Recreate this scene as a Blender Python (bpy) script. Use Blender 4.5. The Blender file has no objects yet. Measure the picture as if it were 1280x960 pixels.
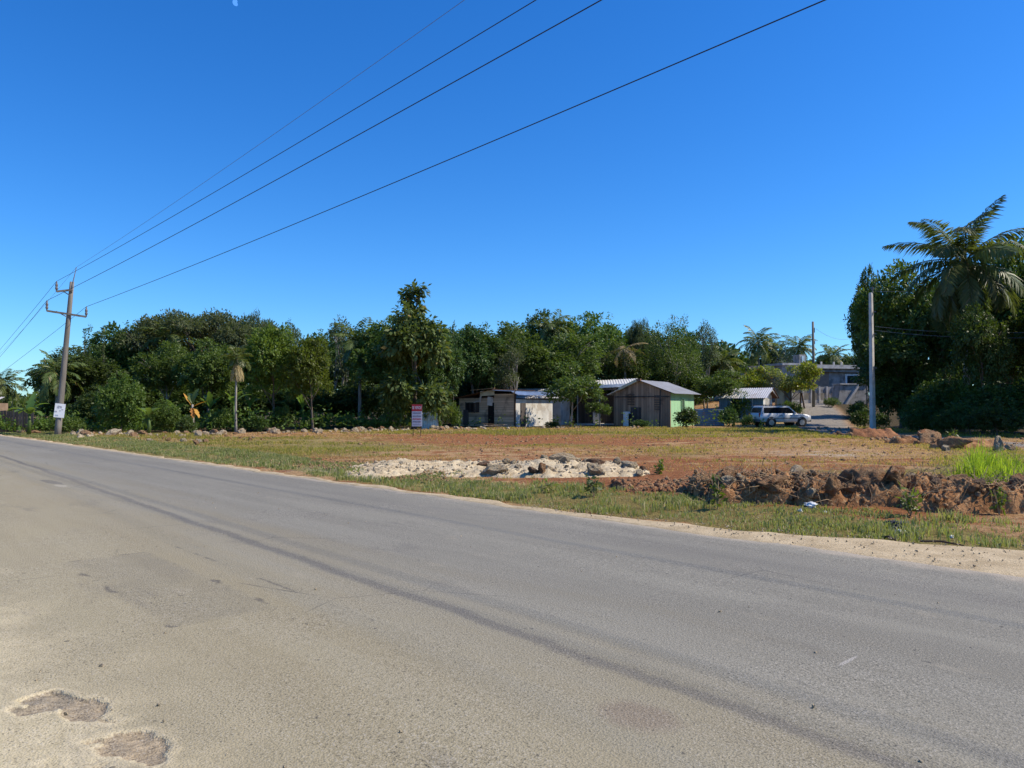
import bpy, math, random
import numpy as np
from mathutils import Vector, Matrix

R = math.radians
rng = np.random.default_rng(7)
random.seed(7)
scene = bpy.context.scene
COL = scene.collection

# ------------------------------------------------------------------ camera frame (photo is 1280 x 960)
F = 960.0
CAMZ = 1.6
PITCH = math.atan(30.0 / F)
cp, sp_ = math.cos(PITCH), math.sin(PITCH)


def ray(u, v):
    x, y, z = (u - 640.0) / F, 1.0, (480.0 - v) / F
    return x, y * cp - z * sp_, y * sp_ + z * cp


def at(u, v, Y):
    """world point seen at photo pixel (u, v) at distance Y ahead"""
    x, y, z = ray(u, v)
    t = Y / y
    return Vector((x * t, Y, CAMZ + z * t))


def to_px(X, Y, Z):
    z = Z - CAMZ
    yc = Y * cp + z * sp_
    zc = -Y * sp_ + z * cp
    yc = np.maximum(yc, 0.05)
    return 640 + F * X / yc, 480 - F * zc / yc


# ------------------------------------------------------------------ numpy noise
def _hash(ix, iy, iz):
    h = (ix * 374761393 + iy * 668265263 + iz * 1274126177) & 0xFFFFFFFF
    h = ((h ^ (h >> 13)) * 1274126177) & 0xFFFFFFFF
    h = h ^ (h >> 16)
    return (h & 0xFFFF) / 32767.5 - 1.0


def vnoise(x, y, z=0.0):
    x = np.asarray(x, float); y = np.asarray(y, float); z = np.zeros_like(x) + z
    x0, y0, z0 = np.floor(x), np.floor(y), np.floor(z)
    fx, fy, fz = x - x0, y - y0, z - z0
    fx = fx * fx * (3 - 2 * fx); fy = fy * fy * (3 - 2 * fy); fz = fz * fz * (3 - 2 * fz)
    ix, iy, iz = x0.astype(np.int64), y0.astype(np.int64), z0.astype(np.int64)
    def c(a, b, d): return _hash(ix + a, iy + b, iz + d)
    a = c(0, 0, 0) * (1 - fx) + c(1, 0, 0) * fx
    b = c(0, 1, 0) * (1 - fx) + c(1, 1, 0) * fx
    d = c(0, 0, 1) * (1 - fx) + c(1, 0, 1) * fx
    e = c(0, 1, 1) * (1 - fx) + c(1, 1, 1) * fx
    return (a * (1 - fy) + b * fy) * (1 - fz) + (d * (1 - fy) + e * fy) * fz


def fbm(x, y, z=0.0, o=4, g=0.5):
    s, a, f = 0, 1, 1
    for i in range(o):
        s = s + a * vnoise(np.asarray(x) * f + 17.3 * i, np.asarray(y) * f + 5.1 * i, np.asarray(z) * f)
        a *= g; f *= 2.03
    return s


def sstep(a, b, x):
    t = np.clip((np.asarray(x, float) - a) / (b - a), 0, 1)
    return t * t * (3 - 2 * t)


# ------------------------------------------------------------------ road frame: s along the road (to the right), n across it (away)
DX, DY = 0.678, -0.735
NX, NY = 0.735, 0.678
EDGE = 8.5


def sn(X, Y): return DX * X + DY * Y, NX * X + NY * Y
def xy(s, n): return DX * s + NX * n, DY * s + NY * n


TRACK = np.array([(26, 25), (21.5, 33), (20.8, 43), (22.6, 53), (26, 64), (30, 75), (34, 88), (38, 100)], float)


def track_dist(X, Y):
    X = np.asarray(X, float); Y = np.asarray(Y, float)
    best = np.full(X.shape, 1e9)
    for a, b in zip(TRACK[:-1], TRACK[1:]):
        d = b - a
        t = np.clip(((X - a[0]) * d[0] + (Y - a[1]) * d[1]) / (d @ d), 0, 1)
        best = np.minimum(best, np.hypot(X - a[0] - t * d[0], Y - a[1] - t * d[1]))
    return best


def height(X, Y):
    X = np.asarray(X, float); Y = np.asarray(Y, float)
    s, n = sn(X, Y)
    h = 2.1 * sstep(63, 87, Y) * sstep(15, 25, X) + 1.4 * sstep(88, 130, Y) * sstep(5, 25, X)
    h = h + 1.5 * sstep(40, 160, Y) * 0
    off = sstep(8.2, 9.0, n)
    bump = 0.035 * fbm(X * 1.1, Y * 1.1, 0.3, 3) + 0.05 * fbm(X * 0.25, Y * 0.25, 1.7, 2)
    h = h + off * (bump + 0.02) - (1 - off) * 0.09
    near = np.exp(-((n - 9.6) / 1.0) ** 2)
    h = h - 0.03 * near * off
    h = np.where(n < -1.4, np.maximum(h, -0.02 + 0 * h), h)
    return h


def hz(X, Y): return float(height(np.array([X]), np.array([Y]))[0])
def ground(u, v):
    """ground point seen at photo pixel"""
    x, y, z = ray(u, v)
    t = -CAMZ / min(z, -1e-3)
    p = Vector((x * t, y * t, 0)); p.z = hz(p.x, p.y)
    return p


# ------------------------------------------------------------------ materials
class NB:
    def __init__(s, name):
        s.m = bpy.data.materials.new(name); s.m.use_nodes = True
        s.t = s.m.node_tree; s.t.nodes.clear()
        s.out = s.t.nodes.new('ShaderNodeOutputMaterial')
    def n(s, typ, **kw):
        nd = s.t.nodes.new('ShaderNode' + typ)
        for k, v in kw.items():
            if k[0] == '_': setattr(nd, k[1:], v)
            else: s.put(nd.inputs[k.replace('__', ' ')], v)
        return nd
    def put(s, sock, v):
        if isinstance(v, bpy.types.NodeSocket): s.t.links.new(v, sock)
        elif isinstance(v, bpy.types.Node): s.t.links.new(v.outputs[0], sock)
        elif v is not None:
            if isinstance(v, (tuple, list)) and len(v) == 3 and sock.type == 'RGBA': v = (*v, 1)
            sock.default_value = v
    def math(s, op, a, b=None, c=None, clamp=False):
        nd = s.t.nodes.new('ShaderNodeMath'); nd.operation = op; nd.use_clamp = clamp
        for i, v in enumerate((a, b, c)):
            if v is not None: s.put(nd.inputs[i], v)
        return nd.outputs[0]
    def mix(s, f, a, b, mode='MIX'):
        nd = s.t.nodes.new('ShaderNodeMixRGB'); nd.blend_type = mode
        s.put(nd.inputs[0], f); s.put(nd.inputs[1], a); s.put(nd.inputs[2], b)
        return nd.outputs[0]
    def ss(s, a, b, x):
        nd = s.t.nodes.new('ShaderNodeMapRange'); nd.interpolation_type = 'SMOOTHSTEP'
        s.put(nd.inputs[0], x); nd.inputs[1].default_value = a; nd.inputs[2].default_value = b
        return nd.outputs[0]
    def lin(s, x, a, b, c, d):
        nd = s.t.nodes.new('ShaderNodeMapRange'); nd.clamp = True
        s.put(nd.inputs[0], x)
        for i, v in enumerate((a, b, c, d)): nd.inputs[i + 1].default_value = v
        return nd.outputs[0]
    def obj(s): return s.t.nodes.new('ShaderNodeTexCoord').outputs['Object']
    def map(s, vec, scale=(1, 1, 1), loc=(0, 0, 0), rot=(0, 0, 0)):
        nd = s.t.nodes.new('ShaderNodeMapping'); s.put(nd.inputs[0], vec)
        nd.inputs[1].default_value = loc; nd.inputs[2].default_value = rot; nd.inputs[3].default_value = scale
        return nd.outputs[0]
    def noise(s, vec, scale, detail=4, rough=0.55, dist=0.0):
        nd = s.t.nodes.new('ShaderNodeTexNoise'); s.put(nd.inputs['Vector'], vec)
        nd.inputs['Scale'].default_value = scale; nd.inputs['Detail'].default_value = detail
        nd.inputs['Roughness'].default_value = rough; nd.inputs['Distortion'].default_value = dist
        return nd.outputs[0]
    def voro(s, vec, scale, feat='F1', outp='Distance'):
        nd = s.t.nodes.new('ShaderNodeTexVoronoi'); nd.feature = feat; s.put(nd.inputs['Vector'], vec)
        nd.inputs['Scale'].default_value = scale
        return nd.outputs[outp]
    def attr(s, name):
        nd = s.t.nodes.new('ShaderNodeAttribute'); nd.attribute_name = name
        return nd.outputs['Fac']
    def bump(s, h, strength=0.5, dist=0.02):
        nd = s.t.nodes.new('ShaderNodeBump'); nd.inputs['Strength'].default_value = strength
        nd.inputs['Distance'].default_value = dist; s.put(nd.inputs['Height'], h)
        return nd.outputs[0]
    def pbsdf(s, col, rough=0.8, spec=0.3, metal=0.0, normal=None, **kw):
        nd = s.t.nodes.new('ShaderNodeBsdfPrincipled')
        s.put(nd.inputs['Base Color'], col); s.put(nd.inputs['Roughness'], rough)
        s.put(nd.inputs['Specular IOR Level'], spec); s.put(nd.inputs['Metallic'], metal)
        if normal is not None: s.put(nd.inputs['Normal'], normal)
        for k, v in kw.items(): s.put(nd.inputs[k.replace('__', ' ')], v)
        return nd.outputs[0]
    def done(s, sh):
        s.put(s.out.inputs['Surface'], sh); return s.m


def simple(name, col, rough=0.8, spec=0.3, metal=0.0, var=0.25, scale=3.0, bump=0.0, bdist=0.01, stretch=(1, 1, 1), dirt=None, dirt_amt=0.5):
    b = NB(name); o = b.map(b.obj(), stretch)
    n1 = b.noise(o, scale, 6, 0.6)
    dark = tuple(c * (1 - var) for c in col); light = tuple(min(1, c * (1 + var)) for c in col)
    c = b.mix(b.ss(0.3, 0.7, n1), dark, light)
    n2 = b.noise(o, scale * 7.3, 4, 0.6)
    c = b.mix(b.lin(n2, 0.3, 0.7, 0.0, 0.35), c, dark)
    if dirt:
        c = b.mix(b.math('MULTIPLY', b.ss(0.48, 0.62, b.noise(b.obj(), scale * 0.7, 6, 0.65)), dirt_amt), c, dirt)
    nm = b.bump(n2, bump, bdist) if bump else None
    return b.done(b.pbsdf(c, rough, spec, metal, nm))


def planks(name, col, pitch=0.2, axis='x', var=0.35, dirt=(0.05, 0.04, 0.035)):
    b = NB(name); o = b.obj()
    sep = b.n('SeparateXYZ'); b.put(sep.inputs[0], o)
    co = {'x': b.math('ADD', sep.outputs[0], sep.outputs[1]), 'z': sep.outputs[2]}[axis]
    k = b.math('DIVIDE', co, pitch)
    fl = b.math('FLOOR', k); fr = b.math('FRACT', k)
    wn = b.n('TexWhiteNoise', _noise_dimensions='1D'); b.put(wn.inputs['W'], fl)
    gap = b.math('LESS_THAN', fr, 0.09)
    st = (1, 1, 0.12) if axis == 'x' else (0.12, 0.12, 1)
    g = b.noise(b.map(o, st), 9, 5, 0.65)
    dark = tuple(c * (1 - var) for c in col); light = tuple(min(1, c * (1 + var)) for c in col)
    c = b.mix(wn.outputs[0], dark, light)
    c = b.mix(b.lin(g, 0.35, 0.7, 0, 0.5), c, dark)
    c = b.mix(b.math('MULTIPLY', b.ss(0.5, 0.68, b.noise(o, 0.9, 5, 0.6)), 0.6), c, dirt)
    c = b.mix(b.math('MULTIPLY', gap, 0.8), c, tuple(x * 0.25 for x in col))
    nm = b.bump(b.math('SUBTRACT', g, b.math('MULTIPLY', gap, 1.5)), 0.5, 0.02)
    return b.done(b.pbsdf(c, 0.85, 0.2, 0, nm))


def leafmat(name, c1, c2, trans=0.35, rough=0.5, spec=0.35, back=None, dry=None, dry_amt=0.04, tcol=None):
    b = NB(name)
    g = b.n('NewGeometry'); r = g.outputs['Random Per Island']
    oi = b.n('ObjectInfo'); ro = oi.outputs['Random']
    big = b.noise(b.obj(), 0.55, 3, 0.5)
    f = b.math('ADD', b.math('MULTIPLY', r, 0.6), b.math('MULTIPLY', big, 0.55), clamp=True)
    c = b.mix(f, c1, c2)
    hs = b.n('HueSaturation'); b.put(hs.inputs['Color'], c)
    b.put(hs.inputs['Hue'], b.lin(ro, 0, 1, 0.474, 0.512)); b.put(hs.inputs['Value'], b.lin(ro, 0, 1, 0.85, 1.5))
    c = hs.outputs[0]
    if dry:
        wn = b.n('TexWhiteNoise', _noise_dimensions='1D'); b.put(wn.inputs['W'], r)
        c = b.mix(b.math('LESS_THAN', wn.outputs[0], dry_amt), c, dry)
    p = b.pbsdf(c, rough, spec)
    tr = b.n('BsdfTranslucent')
    b.put(tr.inputs['Color'], b.mix(0.65, c, tcol or (c2[0] * 1.9, c2[1] * 1.9, c2[2] * 0.6)))
    mx = b.n('MixShader'); b.put(mx.inputs[0], trans); b.put(mx.inputs[1], p); b.put(mx.inputs[2], tr)
    return b.done(mx.outputs[0])


M = {}
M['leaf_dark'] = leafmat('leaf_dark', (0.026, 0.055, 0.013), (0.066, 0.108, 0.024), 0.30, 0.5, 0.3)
M['leaf_mid'] = leafmat('leaf_mid', (0.042, 0.082, 0.017), (0.092, 0.140, 0.028), 0.34, 0.5, 0.3)
M['leaf_bright'] = leafmat('leaf_bright', (0.055, 0.105, 0.016), (0.120, 0.168, 0.028), 0.38, 0.48, 0.3)
M['leaf_olive'] = leafmat('leaf_olive', (0.050, 0.078, 0.030), (0.095, 0.120, 0.050), 0.3, 0.6, 0.25)
M['leaf_big'] = leafmat('leaf_big', (0.035, 0.070, 0.020), (0.110, 0.150, 0.040), 0.30, 0.55, 0.3, dry=(0.30, 0.22, 0.06), dry_amt=0.03)
M['leaf_almond'] = leafmat('leaf_almond', (0.090, 0.150, 0.018), (0.200, 0.235, 0.032), 0.4, 0.4, 0.35, dry=(0.30, 0.15, 0.03), dry_amt=0.05)
M['leaf_vine'] = leafmat('leaf_vine', (0.042, 0.088, 0.015), (0.094, 0.152, 0.026), 0.33, 0.5, 0.3)
M['leaf_grey'] = leafmat('leaf_grey', (0.075, 0.085, 0.060), (0.120, 0.120, 0.085), 0.25, 0.7, 0.2)
M['palm'] = leafmat('palm', (0.050, 0.085, 0.024), (0.115, 0.145, 0.042), 0.34, 0.45, 0.4, dry=(0.22, 0.17, 0.07), dry_amt=0.03)
M['palm_dry'] = leafmat('palm_dry', (0.17, 0.13, 0.07), (0.30, 0.24, 0.13), 0.25, 0.7, 0.2)
M['banana'] = leafmat('banana', (0.055, 0.125, 0.025), (0.125, 0.195, 0.050), 0.42, 0.42, 0.4)
M['banana_dead'] = leafmat('banana_dead', (0.34, 0.17, 0.035), (0.48, 0.27, 0.06), 0.3, 0.7, 0.2)
M['grass'] = leafmat('grass', (0.100, 0.135, 0.035), (0.215, 0.240, 0.085), 0.42, 0.6, 0.25, dry=(0.40, 0.34, 0.18), dry_amt=0.38)
M['grass_lot'] = leafmat('grass_lot', (0.140, 0.175, 0.030), (0.290, 0.275, 0.065), 0.48, 0.6, 0.2, dry=(0.36, 0.28, 0.12), dry_amt=0.35)
M['grass_dry'] = leafmat('grass_dry', (0.30, 0.21, 0.085), (0.46, 0.34, 0.15), 0.4, 0.7, 0.2)
M['grass_tall'] = leafmat('grass_tall', (0.165, 0.240, 0.018), (0.300, 0.360, 0.030), 0.55, 0.5, 0.3, tcol=(0.42, 0.60, 0.03))
M['bark'] = simple('bark', (0.15, 0.125, 0.10), 0.9, 0.15, var=0.4, scale=4, bump=0.6, stretch=(1, 1, 0.3))
M['bark_pale'] = simple('bark_pale', (0.30, 0.275, 0.235), 0.9, 0.15, var=0.35, scale=4, bump=0.5, stretch=(1, 1, 0.3))
M['pole_wood'] = simple('pole_wood', (0.215, 0.195, 0.165), 0.9, 0.15, var=0.3, scale=5, bump=0.5, stretch=(1, 1, 0.08))
M['grey_steel'] = simple('grey_steel', (0.22, 0.215, 0.21), 0.55, 0.4, 0.3, var=0.2)
M['porcelain'] = simple('porcelain', (0.16, 0.14, 0.13), 0.35, 0.5, var=0.2)
M['cable'] = simple('cable', (0.022, 0.022, 0.026), 0.6, 0.3, var=0.1)
M['cable_thin'] = simple('cable_thin', (0.16, 0.17, 0.18), 0.5, 0.4, var=0.1)
M['concrete'] = simple('concrete', (0.50, 0.475, 0.43), 0.88, 0.2, var=0.2, scale=1.5, bump=0.25, dirt=(0.16, 0.15, 0.14), dirt_amt=0.45)
M['concrete_pale'] = simple('concrete_pale', (0.60, 0.58, 0.54), 0.85, 0.2, var=0.12, scale=1.5, bump=0.25, dirt=(0.34, 0.33, 0.31), dirt_amt=0.4)
M['concrete_dark'] = simple('concrete_dark', (0.34, 0.325, 0.30), 0.9, 0.2, var=0.25, scale=1.2, bump=0.3, dirt=(0.07, 0.065, 0.06), dirt_amt=0.6)
M['brown_panel'] = simple('brown_panel', (0.27, 0.20, 0.15), 0.85, 0.2, var=0.2, scale=1.5)
M['plank_brown'] = planks('plank_brown', (0.40, 0.265, 0.170), 0.24, 'x')
M['plank_grey'] = planks('plank_grey', (0.56, 0.44, 0.30), 0.2, 'z')
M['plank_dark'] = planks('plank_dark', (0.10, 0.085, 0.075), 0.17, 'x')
M['whitewash'] = simple('whitewash', (0.62, 0.60, 0.54), 0.9, 0.15, var=0.15, scale=1.3, bump=0.3, dirt=(0.30, 0.24, 0.18), dirt_amt=0.6)
M['green_paint'] = planks('green_paint', (0.36, 0.62, 0.36), 0.22, 'x', 0.08, (0.20, 0.32, 0.20))
M['pale_cream'] = simple('pale_cream', (0.62, 0.57, 0.40), 0.85, 0.2, var=0.2, scale=2)
M['white_paint'] = simple('white_paint', (0.76, 0.76, 0.73), 0.7, 0.25, var=0.1, scale=2, dirt=(0.45, 0.40, 0.33), dirt_amt=0.35)
M['blue_paint'] = planks('blue_paint', (0.10, 0.20, 0.26), 0.2, 'x', 0.2)
M['blue_sheet'] = simple('blue_sheet', (0.10, 0.19, 0.28), 0.5, 0.4, 0.1, var=0.25, scale=1.2, dirt=(0.13, 0.09, 0.06), dirt_amt=0.6)
M['pale_blue'] = simple('pale_blue', (0.45, 0.58, 0.62), 0.55, 0.35, 0.1, var=0.2, scale=1.2, dirt=(0.22, 0.20, 0.18), dirt_amt=0.55)
M['zinc'] = simple('zinc', (0.58, 0.58, 0.58), 0.5, 0.4, 0.25, var=0.12, scale=1.2, dirt=(0.34, 0.26, 0.20), dirt_amt=0.5)
M['zinc_shaded'] = simple('zinc_shaded', (0.30, 0.31, 0.33), 0.6, 0.3, 0.1, var=0.12, scale=1.2, dirt=(0.20, 0.17, 0.15), dirt_amt=0.4)  # zinc with the shade of the right-hand roof slope put into its colour
M['zinc_glare'] = simple('zinc_glare', (0.85, 0.85, 0.82), 0.35, 0.5, 0.15, var=0.06, scale=1.5, dirt=(0.6, 0.55, 0.48), dirt_amt=0.3)  # whitened zinc: the sun's glint on the roof is painted as colour
M['zinc_blue'] = simple('zinc_blue', (0.20, 0.28, 0.42), 0.45, 0.4, 0.2, var=0.25, scale=1.2, dirt=(0.16, 0.13, 0.11), dirt_amt=0.55)
M['rust'] = simple('rust', (0.20, 0.12, 0.085), 0.85, 0.2, 0.1, var=0.35, scale=2)
M['hole'] = simple('hole', (0.012, 0.012, 0.012), 0.6, 0.2, var=0.1)  # near black, painted on flat panels as the dark inside of openings
M['glass_dark'] = simple('glass_dark', (0.012, 0.014, 0.018), 0.08, 0.6, var=0.1)
M['car_paint'] = simple('car_paint', (0.62, 0.64, 0.66), 0.28, 0.5, 0.15, var=0.04, scale=2)
M['car_grey'] = simple('car_grey', (0.22, 0.225, 0.23), 0.5, 0.4, 0.2, var=0.1)
M['tyre'] = simple('tyre', (0.025, 0.025, 0.026), 0.85, 0.2, var=0.2)
M['alloy'] = simple('alloy', (0.42, 0.42, 0.43), 0.35, 0.5, 0.6, var=0.1)
M['lamp_red'] = simple('lamp_red', (0.40, 0.02, 0.02), 0.25, 0.5, var=0.1)
M['lamp_clear'] = simple('lamp_clear', (0.65, 0.66, 0.66), 0.15, 0.6, var=0.1)
M['black_plastic'] = simple('black_plastic', (0.025, 0.025, 0.027), 0.5, 0.4, var=0.1)
M['sign_red'] = simple('sign_red', (0.48, 0.035, 0.045), 0.5, 0.3, var=0.08)
M['sign_white'] = simple('sign_white', (0.62, 0.62, 0.62), 0.5, 0.3, var=0.05)
M['sign_grey'] = simple('sign_grey', (0.20, 0.20, 0.24), 0.6, 0.3, var=0.1)
M['sign_grey_pale'] = simple('sign_grey_pale', (0.42, 0.42, 0.45), 0.6, 0.3, var=0.1)
M['poster_white'] = simple('poster_white', (0.80, 0.82, 0.84), 0.5, 0.3, var=0.04)
M['twig'] = simple('twig', (0.40, 0.28, 0.16), 0.9, 0.15, var=0.4, scale=6)
M['twig_dark'] = simple('twig_dark', (0.10, 0.07, 0.05), 0.9, 0.15, var=0.4, scale=6)
M['bag'] = simple('bag', (0.70, 0.72, 0.72), 0.45, 0.4, var=0.15, scale=6)
M['rag'] = simple('rag', (0.045, 0.045, 0.06), 0.8, 0.2, var=0.3, scale=6)


def rockmat(name, c1, c2, c3):
    b = NB(name); o = b.obj(); oi = b.n('ObjectInfo').outputs['Random']
    off = b.n('VectorMath', _operation='ADD'); b.put(off.inputs[0], o)
    cb = b.n('CombineXYZ'); b.put(cb.inputs[0], b.math('MULTIPLY', oi, 31.0)); b.put(off.inputs[1], cb.outputs[0])
    o2 = off.outputs[0]
    a = b.noise(o2, 4, 6, 0.65); d = b.noise(o2, 19, 5, 0.65); e = b.noise(o2, 2.0, 3, 0.5)
    c = b.mix(b.ss(0.35, 0.65, a), c1, c2)
    c = b.mix(b.math('MULTIPLY', b.ss(0.46, 0.62, e), b.lin(oi, 0, 1, 0.2, 1.0)), c, c3)
    c = b.mix(b.lin(d, 0.33, 0.5, 0.45, 0.0), c, tuple(x * 0.45 for x in c1))
    return b.done(b.pbsdf(c, 0.92, 0.15, 0, b.bump(b.math('ADD', d, b.math('MULTIPLY', a, 3)), 1.0, 0.12)))


M['rock_pale'] = rockmat('rock_pale', (0.58, 0.47, 0.31), (0.74, 0.63, 0.45), (0.52, 0.35, 0.20))
M['rock_brown'] = rockmat('rock_brown', (0.40, 0.235, 0.125), (0.58, 0.38, 0.215), (0.36, 0.16, 0.075))
M['rock_dark'] = rockmat('rock_dark', (0.20, 0.14, 0.10), (0.34, 0.24, 0.165), (0.28, 0.14, 0.08))


def soilmat(name, c1, c2, c3, sc=1.0):
    b = NB(name); o = b.obj()
    a = b.noise(o, 1.6 * sc, 6, 0.6); d = b.noise(o, 11 * sc, 6, 0.7); e = b.noise(o, 34 * sc, 3, 0.6)
    c = b.mix(b.ss(0.38, 0.62, a), c1, c2)
    c = b.mix(b.math('MULTIPLY', b.ss(0.55, 0.68, d), 0.8), c, c3)
    c = b.mix(b.lin(e, 0.32, 0.5, 0.5, 0.0), c, tuple(x * 0.4 for x in c1))
    return b.done(b.pbsdf(c, 0.95, 0.1, 0, b.bump(b.math('ADD', b.math('MULTIPLY', d, 2), e), 0.7, 0.025)))


M['soil_red'] = soilmat('soil_red', (0.205, 0.092, 0.045), (0.350, 0.165, 0.080), (0.40, 0.26, 0.15))
M['soil_dark'] = soilmat('soil_dark', (0.240, 0.115, 0.050), (0.410, 0.220, 0.100), (0.60, 0.41, 0.22))
M['limestone'] = soilmat('limestone', (0.54, 0.43, 0.27), (0.68, 0.57, 0.38), (0.52, 0.37, 0.22), 2.2)

# ------------------------------------------------------------------ mesh helpers
def link(o, parent=None):
    COL.objects.link(o)
    if parent is not None: o.parent = parent
    return o


def tag(o, label=None, cat=None, group=None, kind=None):
    if label: o['label'] = label
    if cat: o['category'] = cat
    if group: o['group'] = group
    if kind: o['kind'] = kind
    return o


def empty(name, loc, label, cat, rz=0.0, group=None, scale=None):
    o = bpy.data.objects.new(name, None); o.empty_display_size = 0.3
    o.location = loc; o.rotation_euler = (0, 0, rz)
    if scale: o.scale = scale
    link(o); return tag(o, label, cat, group)


def np_mesh(name, V, Fq, smooth=False):
    """V (n,3), Fq (m,k) faces all of k corners"""
    V = np.asarray(V, np.float32); Fq = np.asarray(Fq, np.int32)
    me = bpy.data.meshes.new(name)
    me.vertices.add(len(V)); me.vertices.foreach_set('co', V.ravel())
    k = Fq.shape[1]
    me.loops.add(Fq.size); me.loops.foreach_set('vertex_index', Fq.ravel())
    me.polygons.add(len(Fq)); me.polygons.foreach_set('loop_start', np.arange(0, Fq.size, k, dtype=np.int32))
    if smooth: me.polygons.foreach_set('use_smooth', np.ones(len(Fq), bool))
    me.update(calc_edges=True)
    return me


def mobj(name, me, mat, parent=None):
    o = bpy.data.objects.new(name, me)
    if mat is not None and len(me.materials) == 0: me.materials.append(mat)
    return link(o, parent)


class MB:
    def __init__(s): s.v = []; s.f = []
    def add(s, vs, fs):
        b = len(s.v); s.v += [tuple(p) for p in vs]; s.f += [tuple(i + b for i in f) for f in fs]; return s
    def box(s, c, d, rz=0.0, ry=0.0, rx=0.0, taper=1.0):
        m = Matrix.Translation(c) @ Matrix.Rotation(rz, 4, 'Z') @ Matrix.Rotation(ry, 4, 'Y') @ Matrix.Rotation(rx, 4, 'X')
        vs = []
        for z in (-.5, .5):
            t = taper if z > 0 else 1
            for x, y in ((-.5, -.5), (.5, -.5), (.5, .5), (-.5, .5)): vs.append(m @ Vector((x * d[0] * t, y * d[1] * t, z * d[2])))
        return s.add(vs, [(3, 2, 1, 0), (4, 5, 6, 7), (0, 1, 5, 4), (1, 2, 6, 5), (2, 3, 7, 6), (3, 0, 4, 7)])
    def tube(s, pts, rad, k=8, cap=True):
        pts = [Vector(p) for p in pts]; n = len(pts)
        if not hasattr(rad, '__len__'): rad = [rad] * n
        rings = []
        up = Vector((0.13, 0.21, 0.97))
        for i, p in enumerate(pts):
            t = (pts[min(i + 1, n - 1)] - pts[max(i - 1, 0)]).normalized()
            a = t.cross(up)
            if a.length < 0.05: a = t.cross(Vector((1, 0, 0)))
            a.normalize(); b = t.cross(a)
            rings.append([p + (a * math.cos(2 * math.pi * j / k) + b * math.sin(2 * math.pi * j / k)) * rad[i] for j in range(k)])
        vs = [q for r in rings for q in r]; fs = []
        for i in range(n - 1):
            for j in range(k):
                fs.append((i * k + j, (i + 1) * k + j, (i + 1) * k + (j + 1) % k, i * k + (j + 1) % k))
        if cap: fs += [tuple(range(k)), tuple((n - 1) * k + j for j in reversed(range(k)))]
        return s.add(vs, fs)
    def prism(s, poly, y0, y1, axis='y'):
        """polygon in (x,z) extruded along y (or in (y,z) along x)"""
        n = len(poly)
        if axis == 'y': vs = [(a, y0, b) for a, b in poly] + [(a, y1, b) for a, b in poly]
        elif axis == 'x': vs = [(y0, a, b) for a, b in poly] + [(y1, a, b) for a, b in poly]
        else: vs = [(a, b, y0) for a, b in poly] + [(a, b, y1) for a, b in poly]
        fs = [tuple(range(n)), tuple(reversed(range(n, 2 * n)))] + [(i + n, (i + 1) % n + n, (i + 1) % n, i) for i in range(n)]
        return s.add(vs, fs)
    def build(s, name, mat, parent=None, smooth=False, bevel=0.0):
        me = bpy.data.meshes.new(name); me.from_pydata(s.v, [], s.f)
        import bmesh
        bm = bmesh.new(); bm.from_mesh(me); bmesh.ops.recalc_face_normals(bm, faces=bm.faces)
        if bevel: bmesh.ops.bevel(bm, geom=bm.edges[:], offset=bevel, segments=2, affect='EDGES')
        bm.to_mesh(me); bm.free()
        if smooth: me.polygons.foreach_set('use_smooth', np.ones(len(me.polygons), bool))
        return mobj(name, me, mat, parent)


def corrug(p0, pu, pv, amp=0.018, pitch=0.16, thick=0.0):
    """corrugated sheet: origin p0, corrugations repeat along pu, run along pv"""
    p0, pu, pv = Vector(p0), Vector(pu), Vector(pv)
    n = pu.cross(pv).normalized(); L = pu.length
    k = max(4, int(L / pitch * 4)); mb = MB(); vs = []
    for i in range(k + 1):
        t = i / k; a = p0 + pu * t + n * (amp * math.sin(2 * math.pi * t * L / pitch))
        for q in range(3): vs.append(a + pv * (q / 2))
    fs = [(i * 3 + q, (i + 1) * 3 + q, (i + 1) * 3 + q + 1, i * 3 + q + 1) for i in range(k) for q in range(2)]
    b = len(vs)
    vs += [v - n * 0.012 for v in vs]
    fs += [tuple(reversed([x + b for x in f])) for f in fs]
    for i in range(k): fs += [(i * 3, (i + 1) * 3, (i + 1) * 3 + b, i * 3 + b), (i * 3 + 2, (i + 1) * 3 + 2, (i + 1) * 3 + 2 + b, i * 3 + 2 + b)]
    for q in range(2): fs += [(q, q + 1, q + 1 + b, q + b), (k * 3 + q, k * 3 + q + 1, k * 3 + q + 1 + b, k * 3 + q + b)]
    return mb.add(vs, fs)


def copy_tree(o, parent=None):
    c = o.copy(); COL.objects.link(c); c.parent = parent
    for ch in list(o.children): copy_tree(ch, c)
    return c


def unit(a): return a / np.maximum(np.linalg.norm(a, axis=-1, keepdims=True), 1e-6)


def leaf_quads(P, D, N, L, W):
    """diamond leaves: P base points, D directions, N normals"""
    D = unit(D); S = unit(np.cross(D, N)); N = np.cross(S, D)
    L = L[:, None]; W = W[:, None]
    mid = P + D * L * 0.45 + N * L * 0.04
    V = np.stack([P, mid + S * W * 0.5 - N * W * 0.12, P + D * L - N * L * 0.12, mid - S * W * 0.5 - N * W * 0.12], 1).reshape(-1, 3)
    Fq = np.arange(len(P) * 4).reshape(-1, 4)
    return V, Fq


def rnd(n): return unit(rng.normal(size=(n, 3)))


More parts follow.
